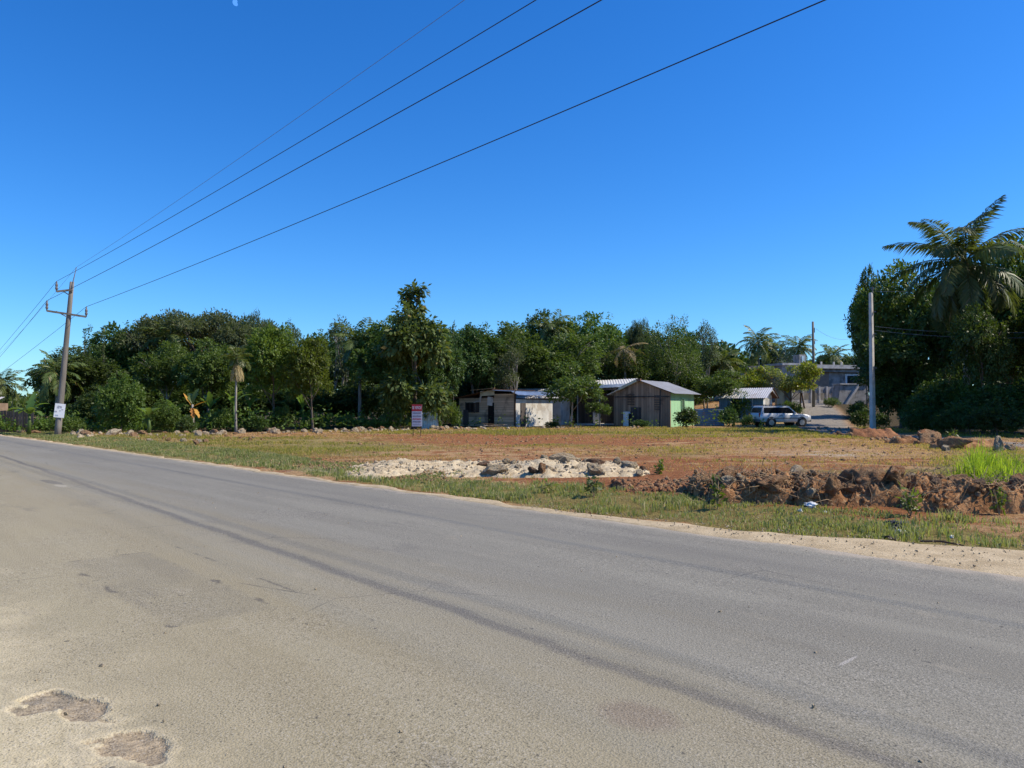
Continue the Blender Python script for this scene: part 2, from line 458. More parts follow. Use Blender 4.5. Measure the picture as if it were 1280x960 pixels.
# ------------------------------------------------------------------ vegetation makers
def crown_mesh(name, lobes, tufts, per, ls, aspect=0.5, tr=0.35, upw=0.4, fill=0.12, low=-0.5, droop=0.2):
    """lobes: list of (x,y,z,r,flat).  tufts of leaves sit on the lobes' skins."""
    P, D, N, S = [], [], [], []
    wt = np.array([l[3] ** 2 for l in lobes]); wt = wt / wt.sum()
    for (x, y, z, r, fl), w in zip(lobes, wt):
        k = max(6, int(tufts * w))
        d = rnd(k * 3); d = d[d[:, 2] > low + rng.uniform(-0.4, 0.4, len(d))][:k]
        rr = r * rng.uniform(0.72, 1.08, len(d))
        inner = rng.random(len(d)) < fill; rr = np.where(inner, rr * rng.uniform(0.2, 0.8, len(d)), rr)
        c = np.array([x, y, z]) + d * rr[:, None] * np.array([1, 1, fl])
        for q in range(per):
            o = rnd(len(c)) * (tr * rng.random(len(c))[:, None] ** 0.6)
            P.append(c + o)
            D.append(unit(d * 0.7 + o / tr * 0.8 + rnd(len(c)) * 0.5 + np.array([0, 0, -droop])))
            N.append(unit(d * 0.5 + np.array([0, 0, upw]) + rnd(len(c)) * 0.45))
            S.append(ls * rng.uniform(0.65, 1.3, len(c)))
    P = np.concatenate(P); D = np.concatenate(D); N = np.concatenate(N); S = np.concatenate(S)
    V, Fq = leaf_quads(P - D * S[:, None] * 0.4, D, N, S, S * aspect)
    return np_mesh(name, V, Fq)


def trunk_mesh(mb, H, r0, lobes, forks=8, lean=0.2, multi=1):
    for m in range(multi):
        a = rng.uniform(0, 6.28); off = Vector((math.cos(a), math.sin(a), 0)) * (0.25 * (multi > 1))
        pts = []; k = 7
        for i in range(k):
            t = i / (k - 1)
            pts.append(off + Vector((math.sin(t * 2.3 + a) * lean * t + off.x * t * 2, math.cos(t * 1.9 + a) * lean * t + off.y * t * 2, H * t - 0.15 * (i == 0))))
        mb.tube(pts, [r0 * (1 - 0.72 * i / (k - 1)) * (1.25 if i == 0 else 1) for i in range(k)], 8)
        idx = rng.permutation(len(lobes))[:forks]
        for j in idx:
            x, y, z, r, fl = lobes[j]
            b = pts[int(rng.integers(2, k - 1))]; e = Vector((x, y, z))
            md = b.lerp(e, 0.5) + Vector((rng.normal() * .15, rng.normal() * .15, 0.15 * r))
            e2 = e + Vector((x, y, 0)).normalized() * r * 0.5 + Vector((0, 0, r * 0.45))
            rr = r0 * 0.33
            mb.tube([b, md, e, e2], [rr, rr * 0.7, rr * 0.42, rr * 0.12], 5)
            for q in range(3):
                d = Vector(rnd(1)[0]); d.z = abs(d.z) * 0.6
                mb.tube([md.lerp(e, 0.6), e + d * r * 0.55, e + d * r * 0.95], [rr * 0.4, rr * 0.22, rr * 0.06], 4, False)
    return mb


def dome_lobes(n, RX, z0, z1, rl, flat=0.8, shell=0.5):
    L = []
    zc = (z0 + z1) / 2; hh = (z1 - z0) / 2
    for i in range(n):
        d = rnd(1)[0]; t = shell + (1 - shell) * rng.random()
        r = rl * rng.uniform(0.75, 1.3)
        x, y, z = d * np.array([max(RX - r, .1), max(RX - r, .1), max(hh - r * flat, .1)]) * t
        L.append((x, y, zc + z, r, flat))
    top = rl * 0.9
    L.append((rng.normal() * .2, rng.normal() * .2, z1 - top * flat, top, flat))
    return L


PROTO = {}


def proto(kind, lobes, H, RX, mat, bark='bark', r0=0.2, forks=8, lean=0.3, multi=1, trunk_h=None, **kw):
    crown = crown_mesh(kind + '_crown', lobes, **kw); crown.materials.append(M[mat])
    mb = MB(); trunk_mesh(mb, trunk_h or H * 0.62, r0, lobes, forks, lean, multi)
    t = mb.build(kind + '_trunk', M[bark], None, True); tm = t.data
    bpy.data.objects.remove(t)
    PROTO[kind] = (crown, tm, H, RX)


for q in range(3):
    proto('broad_' + 'abc'[q], dome_lobes(15, 3.6, 1.9, 8.0, 1.35, 0.85), 8.0, 3.6, ('leaf_dark', 'leaf_mid', 'leaf_dark')[q],
          tufts=760, per=22, ls=0.225, aspect=0.55, tr=0.34, r0=0.17, low=-0.6)
proto('light', dome_lobes(14, 3.4, 2.0, 8.0, 1.2, 0.85), 8.0, 3.4, 'leaf_mid', 'bark_pale', tufts=720, per=20, ls=0.21, aspect=.55, tr=0.33, r0=0.15, low=-0.5)
proto('bright', dome_lobes(12, 2.8, 1.2, 6.0, 1.1, 0.85), 6.0, 2.8, 'leaf_bright', 'bark', tufts=560, per=20, ls=0.20, aspect=.55, tr=0.3, r0=0.11, low=-0.5)
ul = [(math.cos(a) * rr, math.sin(a) * rr, 8.7 - 0.035 * rr ** 2 - rng.random() * 1.3, rng.uniform(1.2, 1.9), 0.42)
      for a, rr in zip(rng.uniform(0, 6.28, 40), 7.0 * np.sqrt(rng.random(40)))]
proto('umbrella', ul, 9.3, 8.0, 'leaf_olive', 'bark', tufts=3000, per=11, ls=0.26, aspect=0.45, tr=0.42, r0=0.34, forks=16, low=-0.3, trunk_h=6.5, fill=.12)
tl = [(rng.normal() * 0.55, rng.normal() * 0.55, z + rng.normal() * .15, 1.0 + 0.10 * (12 - z) * (z > 6.5) * 0.6, 0.9) for z in np.linspace(7.6, 11.4, 6)]
tl = [(x, y, z, r * (0.8 if z > 9.5 else 1.0), f) for x, y, z, r, f in tl] + [(math.cos(a) * 1.8, math.sin(a) * 1.8, z, 1.25, 0.9) for a, z in zip(rng.uniform(0, 6.28, 20), rng.uniform(1.2, 8.2, 20))]
proto('large_leaf', tl, 12.2, 3.1, 'leaf_big', 'bark', tufts=820, per=12, ls=0.46, aspect=0.55, tr=0.5, r0=0.2, low=-0.7, trunk_h=9.5, droop=0.5)
proto('feathery', dome_lobes(17, 4.4, 2.2, 8.8, 1.25, 0.9, 0.6), 8.8, 4.4, 'leaf_mid', 'bark_pale', tufts=950, per=13, ls=0.22, aspect=0.36, tr=0.42, r0=0.2, forks=14, low=-0.5)
proto('twiggy', dome_lobes(9, 2.4, 2.6, 7.0, 0.8, 0.9, 0.7), 7.0, 2.4, 'leaf_olive', 'bark_pale', tufts=300, per=10, ls=0.22, aspect=0.4, tr=0.32, r0=0.13, forks=9, low=-0.5, multi=2)
al = [(math.cos(a) * rr, math.sin(a) * rr, z, rng.uniform(0.9, 1.4), 0.34) for a, rr, z in zip(rng.uniform(0, 6.28, 22), 3.6 * np.sqrt(rng.random(22)), rng.uniform(2.6, 5.2, 22))]
proto('layered', al, 5.6, 4.6, 'leaf_almond', 'bark', tufts=620, per=9, ls=0.34, aspect=0.55, tr=0.4, r0=0.16, forks=12, low=-0.2, trunk_h=3.6)
proto('bush', dome_lobes(9, 1.5, 0.0, 1.7, 0.6, 0.9), 1.7, 1.5, 'leaf_vine', 'bark', tufts=260, per=11, ls=0.16, tr=0.22, r0=0.04, low=-0.7, trunk_h=0.9)
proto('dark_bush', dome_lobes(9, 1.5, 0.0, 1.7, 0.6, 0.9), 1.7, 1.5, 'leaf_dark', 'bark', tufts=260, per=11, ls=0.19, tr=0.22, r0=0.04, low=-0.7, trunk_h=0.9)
proto('vine', dome_lobes(16, 3.0, 0.0, 5.2, 1.2, 0.9, 0.6), 5.2, 3.0, 'leaf_vine', 'bark', tufts=1000, per=11, ls=0.19, aspect=0.75, tr=0.26, r0=0.12, low=-0.8, trunk_h=2.6)
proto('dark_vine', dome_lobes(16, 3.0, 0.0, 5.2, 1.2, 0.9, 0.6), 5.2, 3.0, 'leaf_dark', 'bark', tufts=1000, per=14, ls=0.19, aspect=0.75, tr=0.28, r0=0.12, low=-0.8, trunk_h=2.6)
proto('sapling', dome_lobes(8, 1.9, 1.0, 4.6, 0.75, 0.9, 0.6), 4.6, 1.9, 'leaf_mid', 'bark_pale', tufts=330, per=11, ls=0.2, tr=0.26, r0=0.07, low=-0.5, trunk_h=3.2)
sl = [(rng.normal() * 0.35 + 0.25 * math.sin(z), rng.normal() * 0.3, z, 0.42 + 0.05 * (8 - z), 0.8) for z in np.linspace(3.5, 9.4, 11)]
proto('spindly', sl, 10.0, 1.3, 'leaf_dark', 'bark', tufts=150, per=9, ls=0.24, tr=0.28, r0=0.1, low=-0.6, trunk_h=8.8, lean=.1)


WIDER = {'broad_a': 1.4, 'broad_b': 1.4, 'broad_c': 1.4, 'light': 1.35, 'bright': 1.15, 'dark_vine': 1.2, 'sapling': 1.2, 'large_leaf': 1.1}


def tree(kind, px, top, Y, hw, label, cat='tree', name=None, group=None, zs=None):
    crown, tm, H, RX = PROTO[kind]
    p = at(px, top, Y); g = hz(p.x, Y)
    hw = hw * WIDER.get(kind, 1.0); s = (hw / F * Y) / RX; sz = (p.z - g) / H
    root = empty(name or {'bush': 'bush', 'dark_bush': 'bush', 'vine': 'vine_thicket', 'dark_vine': 'vine_thicket'}.get(kind, kind.split('_')[0] + '_tree'),
                 (p.x, Y, g - 0.03), label, cat, rng.uniform(0, 6.28), group, (s, s, sz))
    mobj('trunk', tm, None, root); mobj('crown', crown, None, root)
    return root


def frond_arrays(L, droop, side_len, nl=34, width=0.05, twist=0.0, hang=0.5):
    """one palm frond in local coords: grows along +x from origin, arching over; returns verts, quad faces"""
    P, D, N, LL = [], [], [], []
    t = np.linspace(0.0, 1.0, nl)
    ang = droop[0] + (droop[1] - droop[0]) * t ** 1.3
    dx = np.cos(ang); dz = np.sin(ang)
    x = np.concatenate([[0], np.cumsum((dx[1:] + dx[:-1]) / 2)]) * L / (nl - 1)
    z = np.concatenate([[0], np.cumsum((dz[1:] + dz[:-1]) / 2)]) * L / (nl - 1)
    T = np.stack([dx, 0 * dx, dz], 1); U = np.stack([-dz, 0 * dx, dx], 1); C = np.stack([x, 0 * x, z], 1)
    for s in (-1, 1):
        k = t > 0.14
        ll = side_len * np.sin(np.clip((t[k] - 0.05) / 0.95, 0, 1) * math.pi * 0.88 + 0.3) ** 0.7 * rng.uniform(0.85, 1.15, k.sum())
        d = unit(T[k] * (0.55 + 0.6 * t[k][:, None]) + np.array([0, s * 1.0, 0]) + U[k] * 0.12 - np.array([0, 0, hang]) * rng.uniform(0.6, 1.3, (k.sum(), 1)) + rng.normal(size=(k.sum(), 3)) * 0.09)
        P.append(C[k]); D.append(d); N.append(U[k] + rng.normal(size=(k.sum(), 3)) * 0.2); LL.append(np.maximum(ll, 0.05))
    P = np.concatenate(P); D = np.concatenate(D); N = np.concatenate(N); LL = np.concatenate(LL)
    V, Fq = leaf_quads(P, D, N, LL, np.full(len(LL), width * 1.6))
    rv = []
    for i in range(nl):
        w = 0.028 * (1 - 0.85 * t[i]) * L / 3
        rv += [C[i] + np.array([0, -w, 0]), C[i] + U[i] * w, C[i] + np.array([0, w, 0]), C[i] - U[i] * w]
    b = len(V); rf = []
    for i in range(nl - 1):
        for j in range(4): rf.append((b + i * 4 + j, b + i * 4 + (j + 1) % 4, b + (i + 1) * 4 + (j + 1) % 4, b + (i + 1) * 4 + j))
    return np.concatenate([V, np.array(rv)]), np.concatenate([Fq, np.array(rf)])


def rotmat(az, roll=0.0):
    return np.array(Matrix.Rotation(az, 3, 'Z') @ Matrix.Rotation(roll, 3, 'X'))


def palm_mesh(name, nf, L, side, spread=(1.35, -0.9), nl=34, width=0.05, hang=0.5, separate=False, mat='palm'):
    vs, fs, b = [], [], 0; out = []
    for i in range(nf):
        az = i * 2.39996 + rng.normal() * 0.15
        q = (i + 0.5) / nf
        a0 = spread[0] + (spread[1] - spread[0]) * q + rng.normal() * 0.08
        V, Fq = frond_arrays(L * rng.uniform(0.88, 1.08), (a0, a0 - rng.uniform(0.8, 1.5) - 0.3 * q), side, nl, width, hang=hang)
        V = V @ rotmat(az, rng.normal() * 0.25).T
        if separate:
            me = np_mesh(name, V, Fq); me.materials.append(M[mat]); out.append(me)
        else: vs.append(V); fs.append(Fq + b); b += len(V)
    if separate: return out
    me = np_mesh(name, np.concatenate(vs), np.concatenate(fs)); me.materials.append(M[mat])
    return me


PALM_A = palm_mesh('crown', 28, 3.1, 0.8, (1.45, -0.95), nl=28, width=0.07)
PALM_B = palm_mesh('crown', 26, 2.8, 0.75, (1.45, -0.85), nl=26, width=0.07)
PALM_DRY = palm_mesh('crown', 14, 2.6, 0.6, (0.7, -1.2), nl=22, width=0.05, mat='palm_dry')
PALM_FAN = palm_mesh('crown', 26, 1.5, 0.5, (1.45, -0.5), nl=12, width=0.07, hang=0.15)


def palm(px, cy, Y, size, crown, label, group=None, name='coconut_palm', skirt=False, r=0.15):
    p = at(px, cy, Y); g = hz(p.x, Y); h = p.z - g
    root = empty(name, (p.x, Y, g - 0.05), label, 'palm tree', 0, group)
    mb = MB(); ln = rng.normal() * 0.25
    pts = [Vector((ln * math.sin(math.pi * t) * 0.5, 0.1 * t, h * t)) for t in np.linspace(0, 1, 9)]
    mb.tube(pts, [r * (1.5 if i == 0 else 1.0 - 0.35 * i / 8) for i in range(9)], 9)
    mb.build('trunk', M['bark_pale'], root, True)
    c = mobj('crown', crown, None, root); c.location = (0, 0.1, h); c.scale = (size,) * 3; c.rotation_euler = (0, 0, rng.uniform(0, 6.28))
    if skirt:
        vs, fs, b = [], [], 0
        for i in range(9):
            V, Fq = frond_arrays(2.0 * size, (-1.0, -1.65), 0.35, 14, 0.05, hang=1.0)
            V = V @ rotmat(i * 0.7 + rng.normal() * .2).T; vs.append(V); fs.append(Fq + b); b += len(V)
        me = np_mesh('dead_fronds', np.concatenate(vs), np.concatenate(fs))
        d = mobj('dead_fronds', me, M['palm_dry'], root); d.location = (0, 0.1, h - 0.1)
    return root


def banana_leaf(L, W, a0, a1, mat, parent, base, az, torn=True):
    k = 13; vs, fs = [], []
    ang = np.linspace(a0, a1, k); x = z = 0.0; row = []
    Rm = rotmat(az)
    for i in range(k):
        t = i / (k - 1)
        w = W * max(0.02, math.sin(math.pi * min(1, max(0, (t - 0.12) / 0.88)) ** 0.8)) ** 0.6 if t > 0.12 else 0.025
        ux, uz = -math.sin(ang[i]), math.cos(ang[i])
        for sgn in (-1, 0, 1):
            jag = 1 + (0.25 * rng.normal() if torn else 0)
            vs.append(np.array([x - ux * 0, sgn * w * 0.5 * jag, z + (0.0 if sgn == 0 else 0.16 * w)]))
        x += math.cos(ang[i]) * L / (k - 1); z += math.sin(ang[i]) * L / (k - 1)
    for i in range(k - 1):
        for j in range(2): fs.append((i * 3 + j, (i + 1) * 3 + j, (i + 1) * 3 + j + 1, i * 3 + j + 1))
    V = np.array(vs) @ Rm.T + np.array(base)
    me = np_mesh('leaf', V, np.array(fs), True)
    return mobj('leaf', me, M[mat], parent)


def banana(px, base_v, Y, h, label, leaves, group=None, deads=()):
    p = at(px, base_v, Y); g = hz(p.x, Y)
    root = empty('banana_plant', (p.x, Y, g - 0.03), label, 'banana plant', 0, group)
    mb = MB(); mb.tube([(0, 0, 0), (0.03, 0, h * 0.5), (0.0, 0.02, h)], [0.13, 0.1, 0.06], 9)
    mb.build('stem', M['bark_pale'] if deads else M['banana'], root, True)
    for az, a0, a1, L in leaves: banana_leaf(L * .85, 0.42, a0, a1, 'banana', root, (0, 0, h * 0.95), az)
    for az, a0, a1, L in deads: tag(banana_leaf(L * .75, 0.3, a0, a1, 'banana_dead', root, (0, 0, h * 0.9), az), 'orange dead banana leaf')
    return root


def blades(P, length, width, lean=0.5, per_w=None):
    """grass blades: two-quad tapered strips rising from P"""
    n = len(P); az = rng.uniform(0, 6.28, n)
    out = np.stack([np.cos(az), np.sin(az), 0 * az], 1); side = np.stack([-np.sin(az), np.cos(az), 0 * az], 1)
    a2 = rng.uniform(0, 6.28, n); side = np.stack([np.cos(a2), np.sin(a2), 0 * a2], 1)
    L = length * rng.uniform(0.5, 1.25, n); W = width * rng.uniform(0.7, 1.3, n); ln = lean * rng.random(n)
    up = np.array([0, 0, 1.0])
    b0 = P - np.array([0, 0, 0.02]); m = P + (up * 0.6 + out * ln[:, None] * 0.35) * L[:, None]
    t = P + (up * (1 - 0.35 * ln[:, None]) + out * ln[:, None]) * L[:, None]
    s = side * W[:, None] * 0.5
    V = np.stack([b0 - s, b0 + s, m + s * 0.8, m - s * 0.8, t + s * 0.12, t - s * 0.12], 1).reshape(-1, 3)
    i = np.arange(n)[:, None] * 6
    Fq = np.concatenate([i + np.array([[0, 1, 2, 3]]), i + np.array([[3, 2, 4, 5]])], 0)
    return V, Fq

# ------------------------------------------------------------------ sky, sun, camera
SUN_AZ, SUN_EL = R(92), R(46)          # azimuth measured from the view direction (+Y) towards +X
w = bpy.data.worlds.new('World'); scene.world = w; w.use_nodes = True
wt = w.node_tree; bg = wt.nodes['Background']
sky = wt.nodes.new('ShaderNodeTexSky'); sky.sky_type = 'NISHITA'; sky.sun_disc = False
sky.sun_elevation = SUN_EL; sky.sun_rotation = SUN_AZ
sky.air_density = 1.0; sky.dust_density = 0.25; sky.ozone_density = 4.0; sky.altitude = 0
hsv = wt.nodes.new('ShaderNodeHueSaturation'); hsv.inputs['Saturation'].default_value = 1.3
clear = wt.nodes.new('ShaderNodeMixRGB'); clear.blend_type = 'MULTIPLY'; clear.inputs[0].default_value = 1.0
clear.inputs[2].default_value = (0.49, 0.77, 1.04, 1)          # a deep clear tropical blue
wt.links.new(sky.outputs[0], hsv.inputs['Color']); wt.links.new(hsv.outputs[0], clear.inputs[1]); wt.links.new(clear.outputs[0], bg.inputs[0])
bg.inputs[1].default_value = 0.133
sd = bpy.data.lights.new('sun', 'SUN'); sd.energy = 4.3; sd.angle = R(0.8); sd.color = (1.0, 0.89, 0.73)
so = bpy.data.objects.new('sun', sd); COL.objects.link(so)
sv = Vector((math.sin(SUN_AZ) * math.cos(SUN_EL), math.cos(SUN_AZ) * math.cos(SUN_EL), math.sin(SUN_EL)))
so.rotation_euler = (-sv).to_track_quat('-Z', 'Y').to_euler(); so.location = sv * 60
cam = bpy.data.cameras.new('camera'); co = bpy.data.objects.new('camera', cam); COL.objects.link(co)
cam.sensor_width = 36.0; cam.lens = 27.0; cam.clip_end = 5000
co.location = (0, 0, CAMZ); co.rotation_euler = (math.pi / 2 + PITCH, 0, 0)
scene.camera = co
scene.view_settings.view_transform = 'Standard'; scene.view_settings.look = 'None'
scene.view_settings.exposure = 0.42; scene.view_settings.gamma = 1.0
scene.cycles.max_bounces = 6; scene.cycles.transparent_max_bounces = 8
scene.cycles.use_denoising = True

# ------------------------------------------------------------------ ground sheet with masks
gx = np.concatenate([np.linspace(-900, -70, 22), np.arange(-69, -12, 0.6), np.arange(-12, 16, 0.22), np.arange(16, 52, 0.5), np.linspace(53, 900, 24)])
gy = np.concatenate([np.linspace(-200, -6, 10), np.arange(-5, 6, 0.6), np.arange(6, 30, 0.22), np.arange(30, 92, 0.5), np.linspace(93, 1400, 26)])
GX, GY = np.meshgrid(gx, gy)
GZ = height(GX, GY)
nx, ny = len(gx), len(gy)
ii = np.arange(nx * ny).reshape(ny, nx)
gF = np.stack([ii[:-1, :-1], ii[:-1, 1:], ii[1:, 1:], ii[1:, :-1]], -1).reshape(-1, 4)
gme = np_mesh('ground', np.stack([GX, GY, GZ], -1).reshape(-1, 3), gF, True)


def masks(X, Y):
    """cover of the lot: grass, red soil, pale dust, track, woodland floor (all world fixed)"""
    U, V_ = to_px(X, Y, 0.0 * X)
    def bl(u, v, ru, rv): return np.exp(-((U - u) / ru) ** 2 - ((V_ - v) / rv) ** 2) * (Y > 3)
    s, n = sn(X, Y)
    grass = 0.42 + 0 * X
    for b in ((220, 560, 140, 12, .5), (400, 562, 130, 12, .55), (480, 578, 70, 8, .2), (300, 568, 90, 8, .3), (620, 541, 150, 4, .35), (880, 541, 170, 6, .4),
              (850, 570, 60, 9, .35), (700, 556, 60, 3, .25), (1060, 592, 150, 6, .5), (1040, 538, 80, 6, .5), (1230, 590, 80, 30, .6), (940, 560, 50, 4, .1)):
        grass = grass + b[4] * bl(*b[:4])
    for b in ((700, 550, 150, 5, .5), (560, 545, 70, 4, .3), (420, 588, 90, 12, .45), (620, 585, 200, 16, .8), (840, 606, 90, 18, .75), (1040, 570, 130, 12, .28),
              (1030, 625, 220, 28, .8), (320, 545, 200, 4, .3), (1130, 575, 60, 7, .3), (940, 581, 90, 5, .25)):
        grass = grass - b[4] * bl(*b[:4])
    verge = np.exp(-((n - 10.0) / 1.0) ** 2)
    vd = 1 - sstep(-2.4, 0.6, n - 10.2)
    grass = np.maximum(grass, (sstep(8.6, 9.3, n) * (1 - sstep(10.4, 12.4, n))) * 0.85)
    red = 0.47 + 0 * X
    for b in ((700, 551, 190, 6, .55), (560, 546, 90, 4, .4), (840, 606, 110, 20, .7), (1030, 620, 240, 30, .5), (640, 543, 200, 3, .3), (930, 575, 150, 8, .2), (370, 570, 60, 6, .35), (800, 544, 90, 4, .2)):
        red = red + b[4] * bl(*b[:4])
    dust = 0.2 + 0 * X
    for b in ((560, 588, 120, 9, .9), (420, 590, 90, 9, .5), (1040, 568, 150, 9, .55), (230, 550, 150, 5, .5), (1000, 555, 110, 5, .35), (500, 541, 100, 4, .5)):
        dust = dust + b[4] * bl(*b[:4])
    red = red - 0.6 * dust * 0.5
    trk = 1 - sstep(1.5, 2.6, track_dist(X, Y))
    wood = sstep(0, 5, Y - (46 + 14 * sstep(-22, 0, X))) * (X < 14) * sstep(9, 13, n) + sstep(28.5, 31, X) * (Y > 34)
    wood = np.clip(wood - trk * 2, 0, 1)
    grass = grass - trk * 1.5 - 0.0 * wood
    return [np.clip(a, 0, 1) for a in (grass, red, dust, trk, wood)]


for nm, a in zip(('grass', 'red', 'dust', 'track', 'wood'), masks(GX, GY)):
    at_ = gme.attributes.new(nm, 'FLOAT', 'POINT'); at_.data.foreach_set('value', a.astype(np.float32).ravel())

b = NB('ground'); o = b.obj()
n1 = b.noise(o, 0.9, 8, 0.7); n2 = b.noise(o, 3.2, 8, 0.75); n3 = b.noise(o, 22, 4, 0.7); ns = b.noise(b.map(o, (0.22, 1.5, 1)), 0.9, 6, 0.65)
red = b.mix(b.ss(0.35, 0.65, n2), (0.240, 0.092, 0.036), (0.410, 0.185, 0.078))
tan = b.mix(b.ss(0.35, 0.65, n2), (0.40, 0.235, 0.105), (0.54, 0.355, 0.18))
pale = b.mix(b.ss(0.35, 0.65, n3), (0.46, 0.385, 0.28), (0.60, 0.53, 0.40))
thatch = b.mix(b.ss(0.35, 0.65, n3), (0.155, 0.165, 0.045), (0.285, 0.270, 0.090))
fr = b.math('ADD', b.attr('red'), b.math('ADD', b.math('MULTIPLY', b.math('SUBTRACT', ns, 0.5), 1.6), b.math('MULTIPLY', b.math('SUBTRACT', n1, 0.5), 2.0)))
c = b.mix(b.ss(0.28, 0.62, fr), tan, red)
fd = b.math('ADD', b.attr('dust'), b.math('MULTIPLY', b.math('SUBTRACT', n1, 0.5), 1.6))
c = b.mix(b.ss(0.62, 0.95, fd), c, pale)
fg = b.math('ADD', b.attr('grass'), b.math('ADD', b.math('MULTIPLY', b.math('SUBTRACT', ns, 0.5), 1.6), b.math('MULTIPLY', b.math('SUBTRACT', n2, 0.5), 1.1)))
c = b.mix(b.math('MULTIPLY', b.ss(0.40, 0.75, fg), 0.72), c, thatch)
tr = b.mix(b.ss(0.3, 0.7, n2), (0.24, 0.215, 0.18), (0.36, 0.325, 0.275))
c = b.mix(b.attr('track'), c, tr)
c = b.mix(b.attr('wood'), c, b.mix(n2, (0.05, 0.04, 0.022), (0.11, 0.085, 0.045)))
c = b.mix(b.lin(n3, 0.3, 0.46, 0.55, 0), c, (0.075, 0.045, 0.025))
c = b.mix(b.ss(0.66, 0.72, b.noise(o, 13, 3, 0.6)), c, (0.44, 0.36, 0.25))
b.done(b.pbsdf(c, 0.95, 0.1, 0, b.bump(b.math('ADD', b.math('MULTIPLY', n2, 2.5), n3), 1.0, 0.06)))
gme.materials.append(b.m)
ground_o = bpy.data.objects.new('ground', gme); link(ground_o); tag(ground_o, kind='structure')

# ------------------------------------------------------------------ road, drawn in its own (along, across) frame
rs = np.concatenate([np.linspace(-500, -61, 40), np.arange(-60, -5.3, 0.25), np.arange(-5.25, -3.4, 0.018), np.arange(-3.3, 12, 0.25), np.linspace(13, 300, 30)])
rn = np.concatenate([[-0.9, -.6, -.3, 0, .3, .6], np.arange(0.7, 1.5, 0.018), np.arange(1.6, 8.4, 0.3), [8.5]])
RS, RN = np.meshgrid(rs, rn)
edge = 0.05 * fbm(RS * 0.7, 0 * RS, 2.2, 3)
RN2 = RN + np.where(RN > 8.45, edge, 0)
RZ = 0.03 * (1 - ((RN - 4) / 4.6) ** 2) + 0.006 * vnoise(RS * 0.5, RN * 0.7)
HD = np.full(RS.shape, 9.0); HK = np.zeros(RS.shape)
for (hs, hn, ra, rb, ki) in ((-4.76, 0.99, 0.13, 0.125, 0.0), (-4.54, 1.12, 0.19, 0.085, 0.6), (-3.92, 1.13, 0.21, 0.19, 1.0)):
    d_ = np.sqrt(((RS - hs) / ra) ** 2 + ((RN - hn) / rb) ** 2) + 0.62 * fbm(RS * 7.5, RN * 7.5, 3.7 + ki, 4)
    HK = np.where(d_ < HD, ki, HK); HD = np.minimum(HD, d_)
RZ = RZ - (0.016 + 0.008 * fbm(RS * 14, RN * 14, 1.1, 3)) * sstep(1.06, 0.86, HD) + 0.004 * np.exp(-((HD - 1.25) / 0.18) ** 2)
jj = np.arange(RS.size).reshape(RS.shape)
rF = np.stack([jj[:-1, :-1], jj[:-1, 1:], jj[1:, 1:], jj[1:, :-1]], -1).reshape(-1, 4)
rme = np_mesh('road', np.stack([RS, RN2, RZ], -1).reshape(-1, 3), rF, True)
for nm, a in (('hole', HD), ('hole_kind', HK)):
    at_ = rme.attributes.new(nm, 'FLOAT', 'POINT'); at_.data.foreach_set('value', a.astype(np.float32).ravel())
ROADROT = math.atan2(DY, DX)
b = NB('asphalt'); o = b.obj(); sep = b.n('SeparateXYZ'); b.put(sep.inputs[0], o); s_, n_ = sep.outputs[0], sep.outputs[1]
wv = b.noise(o, 0.35, 4, 0.55); wv2 = b.noise(b.map(o, (0.16, 1.6, 1)), 1.0, 5, 0.6); fine = b.noise(o, 62, 3, 0.8); grit = b.voro(o, 85); med = b.noise(o, 9, 4, 0.6); big = b.noise(o, 1.3, 5, 0.6)
grey = b.mix(b.ss(0.3, 0.7, wv2), (0.188, 0.176, 0.138), (0.236, 0.222, 0.174))
dusty = b.mix(b.ss(0.3, 0.7, wv2), (0.285, 0.242, 0.146), (0.342, 0.294, 0.180))
lane = b.math('ADD', n_, b.math('ADD', b.math('MULTIPLY', s_, 0.045), b.math('MULTIPLY', b.math('SUBTRACT', wv2, 0.5), 3.2)))
c = b.mix(b.ss(5.0, 1.7, lane), grey, dusty)
sandy = b.mix(b.ss(0.3, 0.7, med), (0.50, 0.42, 0.25), (0.64, 0.545, 0.34))
sn_ = b.math('ADD', n_, b.math('ADD', b.math('MULTIPLY', b.math('SUBTRACT', big, 0.5), 1.6), b.math('MULTIPLY', b.math('SUBTRACT', wv2, 0.5), 1.0)))
c = b.mix(b.math('MULTIPLY', b.ss(1.75, 0.55, sn_), 0.75), c, sandy)
# wheel paths worn darker, near the far side
c = b.mix(b.math('MULTIPLY', b.ss(0.9, 0.0, b.math('ABSOLUTE', b.math('SUBTRACT', n_, 7.3))), 0.18), c, (0.10, 0.098, 0.096))
# tar seam along the middle
seam = b.math('ABSOLUTE', b.math('SUBTRACT', n_, b.math('ADD', b.math('ADD', 3.52, b.math('MULTIPLY', b.math('MAXIMUM', b.math('MULTIPLY', s_, -1.0), 0), 0.043)), b.math('MULTIPLY', b.math('SUBTRACT', b.noise(b.map(o, (1, 0, 0)), 0.5, 2), 0.5), 0.25))))
seamw = b.math('MULTIPLY', b.ss(0.10, 0.025, b.math('ADD', seam, b.math('MULTIPLY', b.math('SUBTRACT', med, 0.5), 0.12))), 0.45)
c = b.mix(seamw, c, (0.088, 0.082, 0.080))


def rect(s0, s1, n0, n1, soft=0.06, jit=0.15):
    ds = b.math('SUBTRACT', b.math('ABSOLUTE', b.math('SUBTRACT', s_, (s0 + s1) / 2)), (s1 - s0) / 2)
    dn = b.math('SUBTRACT', b.math('ABSOLUTE', b.math('SUBTRACT', n_, (n0 + n1) / 2)), (n1 - n0) / 2)
    d = b.math('ADD', b.math('MAXIMUM', ds, dn), b.math('MULTIPLY', b.math('SUBTRACT', med, 0.5), jit))
    return d, b.ss(soft, -soft, d)


